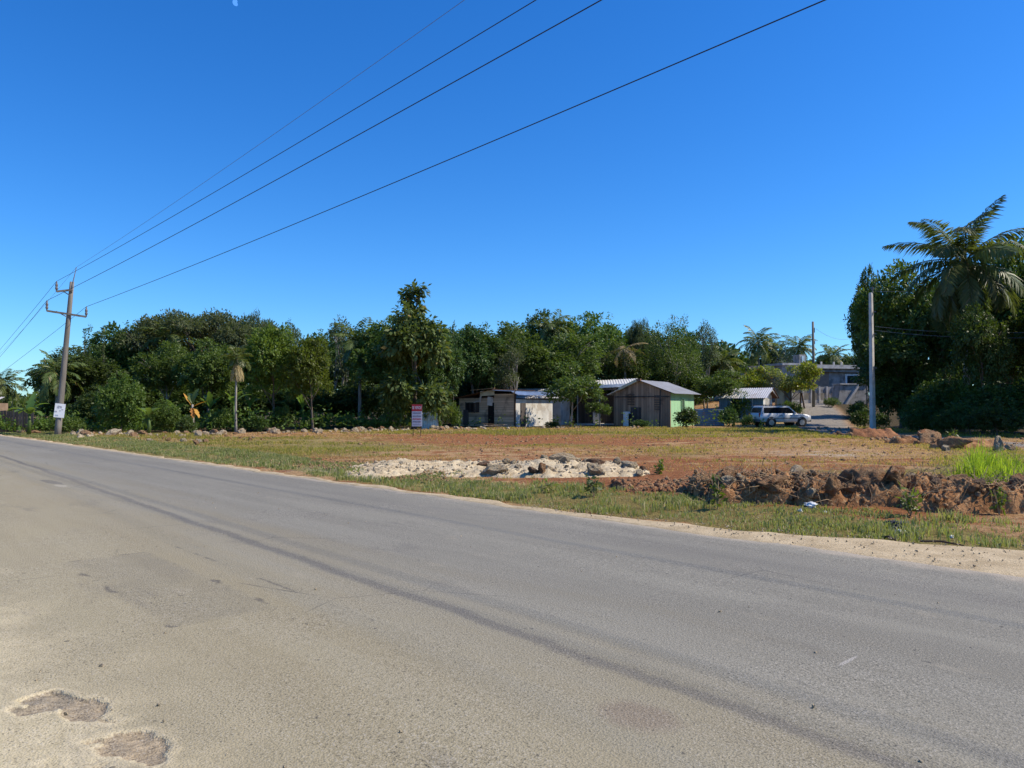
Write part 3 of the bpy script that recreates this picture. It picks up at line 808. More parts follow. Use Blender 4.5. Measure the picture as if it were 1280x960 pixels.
def ell(s0, n0, rs_, rn_, jit=0.6, soft=0.12):
    d = b.math('SQRT', b.math('ADD', b.math('POWER', b.math('DIVIDE', b.math('SUBTRACT', s_, s0), rs_), 2.0), b.math('POWER', b.math('DIVIDE', b.math('SUBTRACT', n_, n0), rn_), 2.0)))
    d = b.math('ADD', d, b.math('ADD', b.math('MULTIPLY', b.math('SUBTRACT', med, 0.5), jit), b.math('MULTIPLY', b.math('SUBTRACT', b.noise(o, 3.2, 3), 0.5), jit)))
    return d, b.ss(1 + soft, 1 - soft, d)


d1, m1 = rect(-8.9, -5.75, 1.98, 2.78)
c = b.mix(b.math('MULTIPLY', m1, b.lin(big, 0.35, 0.65, 0.15, 0.42)), c, (0.155, 0.140, 0.105))
edge1 = b.math('MULTIPLY', b.ss(0.035, 0.0, b.math('ABSOLUTE', d1)), b.ss(0.52, 0.62, b.noise(o, 2.2, 4)))
c = b.mix(b.math('MULTIPLY', edge1, 0.7), c, (0.07, 0.06, 0.05))
dc, mc = rect(-9.5, -4.9, 3.12, 3.15, 0.015, 0.05)
c = b.mix(b.math('MULTIPLY', mc, b.math('MULTIPLY', b.ss(0.45, 0.6, b.noise(o, 3.0, 4)), 0.6)), c, (0.08, 0.07, 0.06))
dh = b.math('ADD', b.attr('hole'), b.math('MULTIPLY', b.math('SUBTRACT', b.noise(o, 26, 4, .7), 0.5), 0.35))
rim = b.math('MULTIPLY', b.ss(1.75, 1.02, dh), b.lin(b.noise(o, 7, 5, .7), .35, .65, .15, .85))
c = b.mix(rim, c, (0.64, 0.54, 0.34))
hc = b.mix(b.attr('hole_kind'), (0.27, 0.222, 0.145), (0.37, 0.285, 0.17))
grain = b.noise(b.map(o, (3, 1, 1), rot=(0, 0, 0.6)), 12, 6, 0.75)
inner = b.mix(b.ss(0.38, 0.62, grain), b.mix(0.4, hc, (0.07, 0.06, 0.045)), b.mix(0.35, hc, (0.5, 0.4, 0.26)))
mh = b.ss(1.04, 0.92, dh)
c = b.mix(b.math('MULTIPLY', mh, 0.95), c, inner)
holeh = b.math('MULTIPLY', mh, grain)
dst, mst = ell(-2.48, 3.17, 0.22, 0.16, 0.5, 0.35)
c = b.mix(b.math('MULTIPLY', mst, 0.36), c, (0.14, 0.085, 0.07))
dsc, msc = ell(-18.6, 3.9, 0.8, 0.12, 0.9)
c = b.mix(b.math('MULTIPLY', msc, 0.5), c, (0.08, 0.075, 0.07))
dsc, msc = ell(-17.6, 3.85, 0.35, 0.09, 0.9)
c = b.mix(b.math('MULTIPLY', msc, 0.35), c, (0.5, 0.45, 0.36))
dsc, msc = ell(-2.13, 4.80, 0.014, 0.13, 0.3)
c = b.mix(b.math('MULTIPLY', msc, 0.5), c, (0.5, 0.47, 0.42))
# far edge: sand blown onto the asphalt
c = b.mix(b.math('MULTIPLY', b.ss(8.15, 8.5, b.math('ADD', n_, b.math('MULTIPLY', b.math('SUBTRACT', b.noise(o, 2.2, 5, 0.65), 0.5), 0.8))), 0.8), c, (0.42, 0.355, 0.265))
# worn patches and darker drips, larger than the aggregate
c = b.mix(b.math('MULTIPLY', b.ss(0.56, 0.70, b.noise(b.map(o, (0.35, 1.0, 1)), 1.7, 6, 0.7)), 0.28), c, (0.10, 0.092, 0.082))
c = b.mix(b.math('MULTIPLY', b.ss(0.60, 0.72, b.noise(b.map(o, (0.5, 1.0, 1), (9, 4, 0)), 2.6, 6, 0.7)), 0.30), c, (0.40, 0.345, 0.245))
# aggregate
spk = b.lin(b.noise(o, 0.8, 5, 0.65), 0.35, 0.65, 0.45, 1.25)
c = b.mix(b.math('MULTIPLY', b.ss(0.52, 0.66, fine), b.math('MULTIPLY', spk, 0.5)), c, (0.46, 0.42, 0.35))
crk = b.voro(b.mix(0.12, o, b.n('TexNoise', Scale=3.0).outputs['Color']), 0.42, 'DISTANCE_TO_EDGE')
crm = b.math('MULTIPLY', b.ss(0.006, 0.001, crk), b.ss(0.52, 0.64, b.noise(o, 0.5, 3)))
c = b.mix(b.math('MULTIPLY', crm, 0.55), c, (0.06, 0.055, 0.05))
c = b.mix(b.math('MULTIPLY', b.ss(0.47, 0.34, fine), b.math('MULTIPLY', spk, 0.68)), c, (0.045, 0.040, 0.035))
c = b.mix(b.math('MULTIPLY', b.ss(0.735, 0.76, b.noise(o, 16, 2, 0.5)), 0.7), c, (0.05, 0.045, 0.04))
hgt = b.math('SUBTRACT', b.math('ADD', b.math('MULTIPLY', fine, 0.5), b.math('MULTIPLY', grit, 0.35)), b.math('MULTIPLY', holeh, 0.4))
b.done(b.pbsdf(c, 0.82, 0.3, 0, b.bump(hgt, 0.8, 0.012)))
rme.materials.append(b.m)
road = bpy.data.objects.new('road', rme); link(road); tag(road, kind='structure'); road.rotation_euler = (0, 0, ROADROT)

# sandy shoulder between asphalt and grass, wider towards the right
ss_ = np.concatenate([np.arange(-90, 9, 0.2), np.linspace(10, 80, 20)])
wid = np.interp(ss_, [-90, -40, -12, -8, -5, -2.5, 0, 40], [0.30, 0.22, 0.12, 0.25, 0.7, 1.75, 2.2, 2.3]) + 0.12 * fbm(ss_ * 1.3, ss_ * 0, 4.1, 3)
tt = np.linspace(0, 1, 9)
SS, TT = np.meshgrid(ss_, tt)
SN = 8.38 + 0.10 * fbm(SS * 1.5, 0 * SS, 8.8, 3) + TT * (np.maximum(wid, 0.08)[None, :] + 0.12)
SX, SY = xy(SS, SN)
SZ = height(SX, SY) * 0 + 0.022 * np.sin(np.clip(TT * 1.5, 0, 1) * math.pi / 2) + 0.006 * fbm(SS * 3, SN * 3, 0, 3) - 0.10 * sstep(0.86, 1.0, TT)
SZ = SZ + np.where(TT < 0.02, -0.03, 0)
kk = np.arange(SS.size).reshape(SS.shape)
sF = np.stack([kk[:-1, :-1], kk[:-1, 1:], kk[1:, 1:], kk[1:, :-1]], -1).reshape(-1, 4)
sme = np_mesh('road_shoulder', np.stack([SX, SY, SZ], -1).reshape(-1, 3), sF, True)
b = NB('sand'); o = b.obj(); a = b.noise(o, 3, 6, 0.65); d = b.noise(o, 40, 4, 0.7)
c = b.mix(b.ss(0.3, 0.7, a), (0.40, 0.31, 0.185), (0.56, 0.45, 0.285))
c = b.mix(b.ss(0.58, 0.7, d), c, (0.64, 0.54, 0.38)); c = b.mix(b.ss(0.42, 0.3, d), c, (0.16, 0.12, 0.085))
b.done(b.pbsdf(c, 0.95, 0.1, 0, b.bump(d, 0.9, 0.02))); sme.materials.append(b.m)
sh = bpy.data.objects.new('road_shoulder', sme); link(sh); tag(sh, kind='structure')

# ------------------------------------------------------------------ grass
def scatter(n, fx, keep):
    """rejection sampling on the ground: fx(n)->X,Y ; keep(X,Y)->prob"""
    X, Y = fx(n); k = rng.random(n) < keep(X, Y)
    X, Y = X[k], Y[k]
    return X, Y, height(X, Y)


def patchy(X, Y, sc, th=0.0, sharp=3.0):
    return np.clip(0.5 + sharp * (fbm(X * sc, Y * sc, 3.3, 3) - th), 0, 1)


def band(n):
    s = -70 + 75 * rng.random(n) ** 0.62; off = 8.9 + 3.4 * rng.random(n)
    return xy(s, off)


def kv(X, Y):
    s, n = sn(X, Y)
    inner = 8.45 + np.interp(s, [-90, -40, -12, -8, -5, -2.5, 0], [0.42, 0.4, 0.25, 0.35, 0.75, 1.7, 2.1])
    outer = np.interp(s, [-90, -40, -18, -12, -6, 0], [12.6, 12.2, 11.3, 11.25, 11.6, 12.5])
    return sstep(0, 0.25, n - inner) * (1 - sstep(-0.4, 0.5, n - outer)) * (0.14 + 0.86 * patchy(X, Y, 0.8, 0.12, 2.6) * patchy(X, Y, 2.6, -0.05, 2.0))


X, Y, Z = scatter(30000, band, kv)
T = np.repeat(np.stack([X, Y, Z], 1), 9, 0); T[:, :2] += rng.normal(size=(len(T), 2)) * 0.055
s, n = sn(T[:, 0], T[:, 1])
hl = 0.055 + 0.05 * np.clip(fbm(T[:, 0] * 0.8, T[:, 1] * 0.8, 9.1, 2) + 0.2, 0, 1) * 2
V, Fq = blades(T, hl, 0.011 + 0.00035 * T[:, 1], 0.9)
g = mobj('verge_grass', np_mesh('verge_grass', V, Fq), M['grass']); tag(g, 'short green verge grass along the far edge of the road', kind='stuff')


def lotf(n):
    Y = 12 + 50 * rng.random(n) ** 1.0; X = (rng.random(n) * 1.25 - 0.62) * Y * 1.25
    return X, Y


def kl(X, Y):
    s, n = sn(X, Y); g, r, d, t, wd = masks(X, Y)
    return sstep(11.2, 12.2, n) * np.clip(g * 1.6 - 0.6 * r - 0.58 + 1.6 * fbm(X * 0.16, Y * 0.5, 6.6, 5), 0, 1) * (1 - wd) * (t < 0.05) * np.clip(Y / 40, 0.3, 1)


X, Y, Z = scatter(80000, lotf, kl)
T = np.repeat(np.stack([X, Y, Z], 1), 6, 0); T[:, :2] += rng.normal(size=(len(T), 2)) * 0.10
V, Fq = blades(T, 0.06 + 0.0013 * T[:, 1] + 0.10 * np.clip(fbm(T[:, 0] * .3, T[:, 1] * .3, 8.1, 3) - .1, 0, 1), 0.008 + 0.0005 * T[:, 1], 1.3)
g = mobj('lot_grass', np_mesh('lot_grass', V, Fq), M['grass_lot']); tag(g, 'thin dry yellow green grass growing across the cleared lot', kind='stuff')

X, Y, Z = scatter(90000, lotf, lambda X, Y: sstep(11.4, 12.2, sn(X, Y)[1]) * np.clip(.30 + 1.2 * fbm(X * .3, Y * .8, 1.4, 4), 0, 1) * np.clip(1.25 - 1.1 * masks(X, Y)[1], .08, 1) * (masks(X, Y)[4] < .2) * (masks(X, Y)[3] < .05))
T = np.repeat(np.stack([X, Y, Z], 1), 4, 0); T[:, :2] += rng.normal(size=(len(T), 2)) * 0.14
V, Fq = blades(T, 0.035 + 0.0011 * T[:, 1], 0.006 + 0.0005 * T[:, 1], 1.8)
g = mobj('dry_grass', np_mesh('dry_grass', V, Fq), M['grass_dry']); tag(g, 'straw coloured dead grass strewn over the cleared lot', kind='stuff')

# bright tall grass behind the right end of the soil bank
def tallf(n):
    s = -5.8 + 9 * rng.random(n); off = 15.0 + 5.2 * rng.random(n); return xy(s, off)
def kt(X, Y):
    U, V_ = to_px(X, Y, 0 * X)
    return sstep(1170, 1225, U + 18 * fbm(X, Y, 0, 2)) * sstep(583, 588, V_) * (1 - sstep(606, 613, V_)) * (0.3 + 0.7 * patchy(X, Y, 1.1, -0.1))
X, Y, Z = scatter(3600, tallf, kt)
T = np.repeat(np.stack([X, Y, Z], 1), 16, 0); T[:, :2] += rng.normal(size=(len(T), 2)) * 0.09
hgt = (0.66 * sstep(1160, 1225, to_px(T[:, 0], T[:, 1], 0 * T[:, 0])[0]) + 0.10) * np.clip(.8 + .75 * fbm(T[:, 0] * 1.3, T[:, 1] * 1.3, 7.7, 3), .3, 1.35)
V, Fq = blades(T, hgt, 0.019, 1.0)
g = mobj('tall_grass', np_mesh('tall_grass', V, Fq), M['grass_tall']); tag(g, 'bright yellow green tall grass behind the end of the soil bank', kind='stuff')

# low green growth along the wood's edge and under the right hand trees
def edgef(n):
    u = rng.random(n); X = -44 + 62 * u; Y = 49 + 12 * sstep(-24, 0, X) + rng.random(n) * 7
    return X, Y
X, Y, Z = scatter(5200, edgef, lambda X, Y: (0.25 + 0.75 * patchy(X, Y, 0.5)) * np.where(X > -6, 0.06, 1.0) * (Y < 65))
n_ = len(X); rep = 7
T = np.repeat(np.stack([X, Y, Z], 1), rep, 0) + rng.normal(size=(n_ * rep, 3)) * np.array([0.25, 0.25, 0.1]) + np.array([0, 0, 0.28])
T[:, 2] += rng.random(len(T)) * np.repeat(np.clip(0.5 + 0.9 * fbm(X * 0.6, Y * 0.6, 2, 2), 0.05, 1.6), rep)
V, Fq = leaf_quads(T, rnd(len(T)) + np.array([0, 0, .2]), rnd(len(T)) + np.array([0, 0, .9]), rng.uniform(0.14, 0.32, len(T)), rng.uniform(0.08, 0.18, len(T)))
g = mobj('undergrowth', np_mesh('undergrowth', V, Fq), M['leaf_vine']); tag(g, 'low leafy undergrowth along the foot of the wood', kind='stuff')

# ------------------------------------------------------------------ rocks and soil
def ico(sub=3):
    import bmesh
    bm = bmesh.new(); bmesh.ops.create_icosphere(bm, subdivisions=sub, radius=1.0)
    V = np.array([v.co[:] for v in bm.verts]); Fq = np.array([[v.index for v in f.verts] for f in bm.faces]); bm.free()
    return V, Fq


IV, IF = ico(4)
ROCKS = {}
for q, mt in enumerate(('rock_pale', 'rock_pale', 'rock_pale', 'rock_brown', 'rock_brown', 'rock_brown', 'rock_dark', 'rock_dark')):
    V = IV.copy()
    for k in range(9):      # break faces off
        d = rnd(1)[0]; h = rng.uniform(0.5, 0.85); pr = V @ d; V = V - np.maximum(pr - h, 0)[:, None] * d
    V = V * (1 + 0.22 * fbm(V[:, 0] * 1.5 + q * 9, V[:, 1] * 1.5, V[:, 2] * 1.5, 3) - 0.16 * np.abs(fbm(V[:, 0] * 3.6 + q, V[:, 1] * 3.6, V[:, 2] * 3.6, 3)))[:, None]
    V = V + 0.035 * fbm(V[:, 0] * 10 + q, V[:, 1] * 10, V[:, 2] * 10, 2)[:, None] * V
    V = V * np.array([1.0, rng.uniform(0.7, 0.95), rng.uniform(0.6, 0.85)])
    me = np_mesh('rock', V, IF, False); me.materials.append(M[mt]); ROCKS.setdefault(mt, []).append(me)


def rock(X, Y, Z, size, mat, label, group=None, sc=(1, 1, 1), rot=None, name='rock'):
    o = bpy.data.objects.new(name, ROCKS[mat][int(rng.integers(len(ROCKS[mat])))])
    o.location = (X, Y, Z); o.scale = (size * sc[0], size * sc[1], size * sc[2])
    o.rotation_euler = rot or (rng.uniform(-.4, .4), rng.uniform(-.4, .4), rng.uniform(0, 6.28))
    link(o); return tag(o, label, 'rock', group)


def heap(name, u0, u1, Yc, half, hgt, mat, label, seed, res=0.045, rough=0.75, along=None, cat='soil heap', lump=1.3):
    """a bank of loose material lying across the view from photo column u0 to u1 at distance Yc"""
    x0, x1 = (u0 - 640) / F * Yc, (u1 - 640) / F * Yc
    L = x1 - x0; nx_, ny_ = int(L / res) + 2, int(2 * half / res) + 2
    a, c_ = np.meshgrid(np.linspace(0, 1, nx_), np.linspace(-1, 1, ny_))
    X = (a - 0.5) * L; Y = c_ * half
    wob = 0.25 * fbm(X * 0.6, 0 * X, seed, 2)
    prof = np.clip(1 - (np.abs(c_ + wob)) ** 1.6, 0, 1) * np.clip((1 - np.abs(c_)) * 3.5, 0, 1) * np.clip(np.minimum(a, 1 - a) * 7, 0, 1) ** 0.7
    lum = 0.72 + 0.6 * fbm(X * lump, Y * lump, seed + 3, 2) + 0.35 * vnoise(X * 0.75, 0 * X, seed + 5)
    Z = hgt * prof * lum
    am = np.clip(prof * 3, 0, 1)
    Z = Z + rough * hgt * am * (0.55 * (np.abs(fbm(X * 2.6, Y * 2.6, seed + 7, 2)) - 0.25) + 0.6 * (np.abs(fbm(X * 6.5, Y * 6.5, seed + 2, 3)) - 0.25) + 0.22 * fbm(X * 16, Y * 16, seed, 2))
    Yo = Y + 0.06 * fbm(X * 3, Y * 3, seed + 11, 3) * am
    Z = Z - 0.32 * (1 - am)
    idx = np.arange(X.size).reshape(X.shape)
    Fq = np.stack([idx[:-1, :-1], idx[:-1, 1:], idx[1:, 1:], idx[1:, :-1]], -1).reshape(-1, 4)
    sh_ = along or 0.0
    me = np_mesh(name, np.stack([X, Yo + X * sh_, Z], -1).reshape(-1, 3), Fq, False)
    o = mobj(name, me, M[mat]); cx = (x0 + x1) / 2
    o.location = (cx, Yc, hz(cx, Yc) - 0.02)
    tag(o, label, cat)
    def top(X, Y):          # height of the heap's skin at a world point
        i = int(np.clip(round(((X - cx) / L + 0.5) * (nx_ - 1)), 0, nx_ - 1)); j = int(np.clip(round((((Y - Yc - (X - cx) * sh_) / half) + 1) / 2 * (ny_ - 1)), 0, ny_ - 1))
        return o.location.z + Z[j, i]
    return o, top


bank1, top1 = heap('soil_heap', 866, 985, 13.3, 1.15, 0.27, 'soil_dark', 'brown soil heap with a torn lump on top, left end of the bank', 1.0)
bank2, top2 = heap('soil_heap', 965, 1120, 13.0, 1.15, 0.29, 'soil_dark', 'brown soil heap full of big rocks, middle of the roadside bank', 4.0)
bank3, top3 = heap('soil_heap', 1095, 1330, 12.6, 1.25, 0.33, 'soil_dark', 'reddish soil heap in front of the tall bright grass', 9.0)
bank4, top4 = heap('soil_spread', 765, 880, 15.2, 1.5, 0.09, 'soil_red', 'low spread of red clods between pale rubble and soil bank', 13.0, rough=0.9)
lime, topl = heap('limestone_heap', 425, 815, 19.6, 2.7, 0.19, 'limestone', 'long low heap of pale crushed limestone beside the roadside grass', 17.0, res=0.06, rough=0.5, cat='rubble heap', lump=0.8)
heap('soil_heap', 1055, 1120, 40.5, 1.0, 0.40, 'soil_red', 'red soil heap at the foot of the concrete pole', 21.0, res=0.08, rough=0.35)
heap('soil_heap', 1105, 1165, 35.5, 0.9, 0.28, 'soil_dark', 'dark soil heap between the concrete pole and the big brown boulder', 23.0, res=0.08, rough=0.4)
heap('soil_heap', 1165, 1262, 30.5, 0.9, 0.30, 'soil_dark', 'dark brown soil heap along the near side of the dirt track', 27.0, res=0.08, rough=0.4)

def on(top, u, Y, lift, size, mat, label, group=None, sc=(1, 1, 1), rot=None):
    X = (u - 640) / F * Y
    z = top(X, Y) if top else hz(X, Y)
    return rock(X, Y, z + lift * size, size, mat, label, group, sc, rot)


on(top1, 905, 13.2, 0.35, 0.26, 'rock_brown', 'brown lump perched on top of the soil bank, above a dark hollow', sc=(1.2, 1, .8))
on(top1, 925, 13.0, 0.3, 0.15, 'rock_pale', 'small grey rock lying just right of the brown lump on the bank')
on(top1, 966, 12.5, 0.2, 0.24, 'rock_brown', 'sloping tan rock at the foot of the bank left of the white scrap', sc=(1.3, .8, .7))
on(top1, 945, 12.35, 0.2, 0.16, 'rock_dark', 'dark rock in the grass in front of the left soil heap')
on(top1, 877, 12.5, 0.2, 0.15, 'rock_brown', 'reddish rock at the left foot of the soil bank')
on(top1, 860, 12.9, 0.2, 0.13, 'rock_brown', 'small red brown rock at the far left tip of the bank')
on(top2, 1062, 12.6, 0.55, 0.27, 'rock_brown', 'flat topped tan rock leaning on the big block of the bank', sc=(1.0, .8, .9))
on(top2, 1083, 12.35, 0.42, 0.36, 'rock_brown', 'largest orange brown block in the middle of the roadside bank', sc=(1.05, .8, .75), rot=(.2, -.2, .4))
on(top2, 1116, 12.35, 0.5, 0.25, 'rock_brown', 'brown block on the right side of the largest orange block', rot=(.1, .3, 1.2))
on(top2, 1040, 12.1, 0.5, 0.19, 'rock_brown', 'upright reddish rock next to a dark gap under the bank', sc=(.8, .8, 1.3))
on(top2, 1013, 12.15, 0.1, 0.13, 'rock_pale', 'whitish grey rock low on the front of the bank', sc=(1.4, .7, .8))
on(top2, 1108, 11.8, 0.35, 0.25, 'rock_brown', 'orange pitted rock sunk in the grass before the bank', sc=(1.4, .9, .7))
on(top2, 1000, 13.2, 0.2, 0.2, 'rock_dark', 'dark clod on the crest of the bank under dry roots')
on(top2, 1080, 13.5, 0.3, 0.17, 'rock_pale', 'pale stone on the crest behind the largest orange block')
on(top3, 1200, 12.3, 0.1, 0.2, 'rock_brown', 'rust red clod on the face of the reddish soil heap', sc=(1.3, .8, .8))
on(top3, 1165, 12.3, 0.05, 0.18, 'rock_dark', 'dark brown clod left of the rust red clod', sc=(1.3, .8, .9))
on(top3, 1225, 11.9, 0.05, 0.17, 'rock_dark', 'dark clod at the foot of the reddish soil heap', sc=(1.3, .8, .8))
on(top3, 1140, 12.9, 0.2, 0.16, 'rock_pale', 'pale stone near the crest of the reddish soil heap')
on(top3, 1275, 12.0, 0.1, 0.2, 'rock_brown', 'brown rock at the right end of the roadside bank')
on(topl, 617, 17.9, 0.3, 0.25, 'rock_pale', 'big yellowish limestone block on the near edge of the pale heap', sc=(1.4, 1, .8))
on(topl, 668, 17.6, 0.25, 0.17, 'rock_dark', 'dark stone beside a reddish lump in the pale heap', sc=(1.4, 1, .8))
on(topl, 677, 17.5, 0.45, 0.16, 'rock_brown', 'reddish lump standing in front of the pale heap', sc=(.8, .8, 1.2))
on(topl, 742, 17.6, 0.35, 0.22, 'rock_pale', 'round white boulder at the near right of the pale heap', sc=(1.1, 1, .9))
on(topl, 706, 20.6, 0.3, 0.26, 'rock_pale', 'long creamy rock on the crest of the pale heap', sc=(1.9, .8, .8), rot=(0, .1, .1))
on(topl, 746, 20.0, 0.35, 0.23, 'rock_dark', 'dark grey sloping rock behind the round white boulder', sc=(1.3, .8, .9))
on(topl, 786, 19.2, 0.35, 0.25, 'rock_pale', 'pinkish pale rock at the right end of the pale heap', sc=(1.4, .9, .85))
on(topl, 603, 20.3, 0.3, 0.15, 'rock_dark', 'grey rock on the crest near the left of the pale heap', sc=(1.6, .8, .8))
on(topl, 804, 18.9, 0.3, 0.13, 'rock_dark', 'small dark rock at the right tip of the pale heap')
on(None, 1157, 35.0, 0.4, 0.62, 'rock_brown', 'big tan boulder on the lot edge near the concrete pole', sc=(1.3, .9, .9), rot=(.1, .25, .3))
on(None, 1248, 27.5, 0.45, 0.38, 'rock_pale', 'upright pale boulder beside the dirt track at the tall grass', sc=(.75, .8, 1.5), rot=(0, .1, .3))
on(None, 1192, 29.8, 0.5, 0.45, 'rock_brown', 'tan boulder half buried in the dark track side heap', sc=(1.4, .8, .8))
on(None, 1182, 27.8, 0.3, 0.26, 'rock_pale', 'white stone at the foot of the dark track side heap')
on(None, 993, 18.3, 0.4, 0.19, 'rock_pale', 'pale stone lying alone in the grass behind the bank')
for k in range(34):
    u = rng.uniform(1040, 1262); Y = np.interp(u, [1040, 1090, 1160, 1262], [45, 40, 35, 29]) + rng.normal() * 1.1; X = (u - 640) / F * Y; sz = 0.07 + 0.24 * rng.random() ** 2
    rock(X, Y, hz(X, Y) + 0.22 * sz + .12 * rng.random(), sz, ('rock_brown', 'rock_pale', 'rock_brown', 'rock_dark')[k % 4], 'broken stone in the rubble line beside the dirt track', 'stones along the dirt track')
for k in range(26):
    u = rng.uniform(590, 800); Y = rng.uniform(17.4, 21.4)
    on(topl, u, Y, 0.25, rng.uniform(0.06, 0.15), 'rock_pale', 'small pale limestone lump lying on the crushed limestone heap', 'lumps on the pale heap')
for k in range(62):
    u = rng.uniform(860, 1275); tp = top1 if u < 975 else top2 if u < 1108 else top3
    Y = rng.uniform(11.9, 13.6) - (0.3 if u > 1108 else 0)
    on(tp, u, Y, 0.25, 0.035 + 0.13 * rng.random() ** 2, ('rock_brown', 'rock_brown', 'rock_dark', 'rock_pale')[k % 4], 'brown or pale stone stuck in the roadside soil bank', 'small stones in the soil bank')
row = [(85, 46), (130, 45), (200, 43.5), (260, 45), (330, 48.5), (400, 52), (470, 55), (540, 57), (620, 59.5), (690, 61)]
ru = np.array([a for a, _ in row]); ry = np.array([b_ for _, b_ in row])
for k in range(92):
    u = float(rng.choice([105, 135, 172, 205, 248, 262, 290, 345, 405, 432, 450, 470, 505, 548, 575, 610])) + rng.normal() * 11 if k < 80 else rng.uniform(640, 800); Y = np.interp(u, ru, ry) - abs(rng.normal()) * 1.5 + .6
    X = (u - 640) / F * Y; sz = rng.uniform(0.12, 0.34) * (1.0 if u < 560 else 0.7)
    rock(X, Y, hz(X, Y) + 0.2 * sz, sz, ('rock_pale', 'rock_pale', 'rock_brown')[k % 3], 'limestone rock in the long rubble row before the wood', 'rocks of the rubble row along the wood')
for (u, Y, sz, mt, lb) in ((142, 44, .7, 'rock_pale', 'large rounded pale boulder just right of the sign pole'), (165, 43.5, .4, 'rock_pale', 'white rock following the rounded pale boulder'),
                           (108, 43.2, .6, 'rock_brown', 'brown earth boulder nearest the sign pole'), (180, 43.3, .5, 'rock_brown', 'tan rock in front of the vine thicket'),
                           (247, 44.5, .45, 'rock_pale', 'stacked pale rock below the dead banana leaves'), (268, 44.5, .55, 'rock_brown', 'ochre boulder right of the banana with dead leaves'),
                           (27, 49.5, .45, 'rock_pale', 'grey white rock at the foot of the green banana plant'), (45, 48, .5, 'rock_brown', 'sandy lump by the road near the green banana plant')):
    sz *= .62; X = (u - 640) / F * Y; rock(X, Y, hz(X, Y) + 0.25 * sz, sz, mt, lb, None, (1.3, .9, .75))
for k in range(26):
    u = rng.uniform(110, 330); Y = rng.uniform(33, 43); X = (u - 640) / F * Y
    if sn(X, Y)[1] < 12: continue
    sz = rng.uniform(0.08, 0.22); rock(X, Y, hz(X, Y) + 0.2 * sz, sz, ('rock_pale', 'rock_brown')[k % 2], 'loose stone scattered in the verge grass near the sign pole', 'stones in the grass near the sign pole')

# gravel: chips of limestone on the heap, on the bare ground and along the shoulder
GVV, GVF = ico(1)
def chips(name, X, Y, Z, size, mat, label):
    n = len(X); V = np.repeat(GVV[None], n, 0) * (1 + 0.25 * rng.normal(size=(n, len(GVV), 1))) * (size[:, None, None] * rng.uniform(0.6, 1.2, (n, 1, 3)))
    V = V + np.stack([X, Y, Z], 1)[:, None, :]
    Fq = (np.arange(n)[:, None, None] * len(GVV) + GVF[None]).reshape(-1, 3)
    g = mobj(name, np_mesh(name, V.reshape(-1, 3), Fq), M[mat]); tag(g, label, kind='stuff'); return g
U = rng.uniform(430, 812, 3000); Y = 19.6 + rng.uniform(-1, 1, 3000) * 2.6; X = (U - 640) / F * 19.6
Z = np.array([topl(a, b_) for a, b_ in zip(X, Y)])
chips('gravel', X, Y, Z + 0.01, 0.006 + 0.05 * rng.random(3000) ** 5, 'rock_pale', 'crushed limestone chips covering the pale heap')
U = rng.uniform(300, 560, 1500); V_ = rng.uniform(577, 602, 1500)
Y = 960 * 1.6 / (V_ - 510); X = (U - 640) / F * Y; k = sn(X, Y)[1] > 9.6
chips('gravel', X[k], Y[k], height(X[k], Y[k]) + 0.01, rng.uniform(0.015, 0.05, k.sum()), 'rock_brown', 'brown chips strewn over the bare ground left of the pale heap')
s = rng.uniform(-9, 3, 700); o_ = 8.5 + rng.random(700) * np.interp(s, [-9, -5, -2.5, 0, 3], [.4, .8, 1.8, 2.2, 2.2]); X, Y = xy(s, o_)
chips('gravel', X, Y, 0.03 + 0 * X, rng.uniform(0.004, 0.013, 700), 'rock_pale', 'small gravel on the sandy shoulder of the road')
for tp, u0, u1, Y0, Y1 in ((top1, 850, 980, 12.2, 14.2), (top2, 970, 1115, 12.0, 14.0), (top3, 1100, 1300, 11.5, 13.6), (top4, 770, 875, 13.9, 16.4)):
    n = 1500; Y = rng.uniform(Y0, Y1, n); X = (rng.uniform(u0, u1, n) - 640) / F * (Y0 + Y1) / 2
    Z = np.array([tp(a, b_) for a, b_ in zip(X, Y)])
    chips('soil_clods', X, Y, Z, 0.010 + 0.05 * rng.random(n) ** 2.5, 'rock_brown', 'crumbly clods strewn over the %s' % {id(top1): 'left soil heap', id(top2): 'middle soil heap', id(top3): 'reddish soil heap', id(top4): 'low red spread'}[id(tp)])

X, Y = lotf(5200); Z = height(X, Y); gm = masks(X, Y); k = (rng.random(len(X)) < (1 - gm[0]) * .8 + .1) & (sn(X, Y)[1] > 12) & (gm[4] < .3)
chips('soil_clods', X[k], Y[k], Z[k], (0.012 + 0.0016 * Y[k]) * (0.4 + rng.random(k.sum()) ** 2), 'rock_brown', 'loose clods and stones lying all over the cleared lot')
U = np.concatenate([rng.uniform(90, 560, 900), rng.uniform(560, 800, 200)]); Y = np.interp(U, ru, ry) - np.abs(rng.normal(size=1100)) * 2.2 + .8; X = (U - 640) / F * Y; k = rng.random(1100) < np.clip(.45 + 1.5 * fbm(U * .03, 0 * U, 3.1, 2), .05, 1); X, Y = X[k], Y[k]
chips('rubble', X, Y, height(X, Y) + .03, 0.03 + 0.13 * rng.random(k.sum()) ** 3, 'rock_pale', 'small pale rubble filling the long row before the wood')
U = rng.uniform(1040, 1262, 420); Y = np.interp(U, [1040, 1090, 1160, 1262], [45, 40, 35, 29]) + rng.normal(size=420) * 1.2; X = (U - 640) / F * Y
chips('rubble', X, Y, height(X, Y) + .02, 0.02 + 0.10 * rng.random(420) ** 3, 'rock_brown', 'small brown rubble beside the dirt track')
n = 420; s = rng.uniform(-14, 1.5, n); o_ = np.where(rng.random(n) < .72, -0.4 + 2.0 * rng.random(n) ** 1.4, rng.uniform(0, 8.3, n)); X, Y = xy(s, o_)
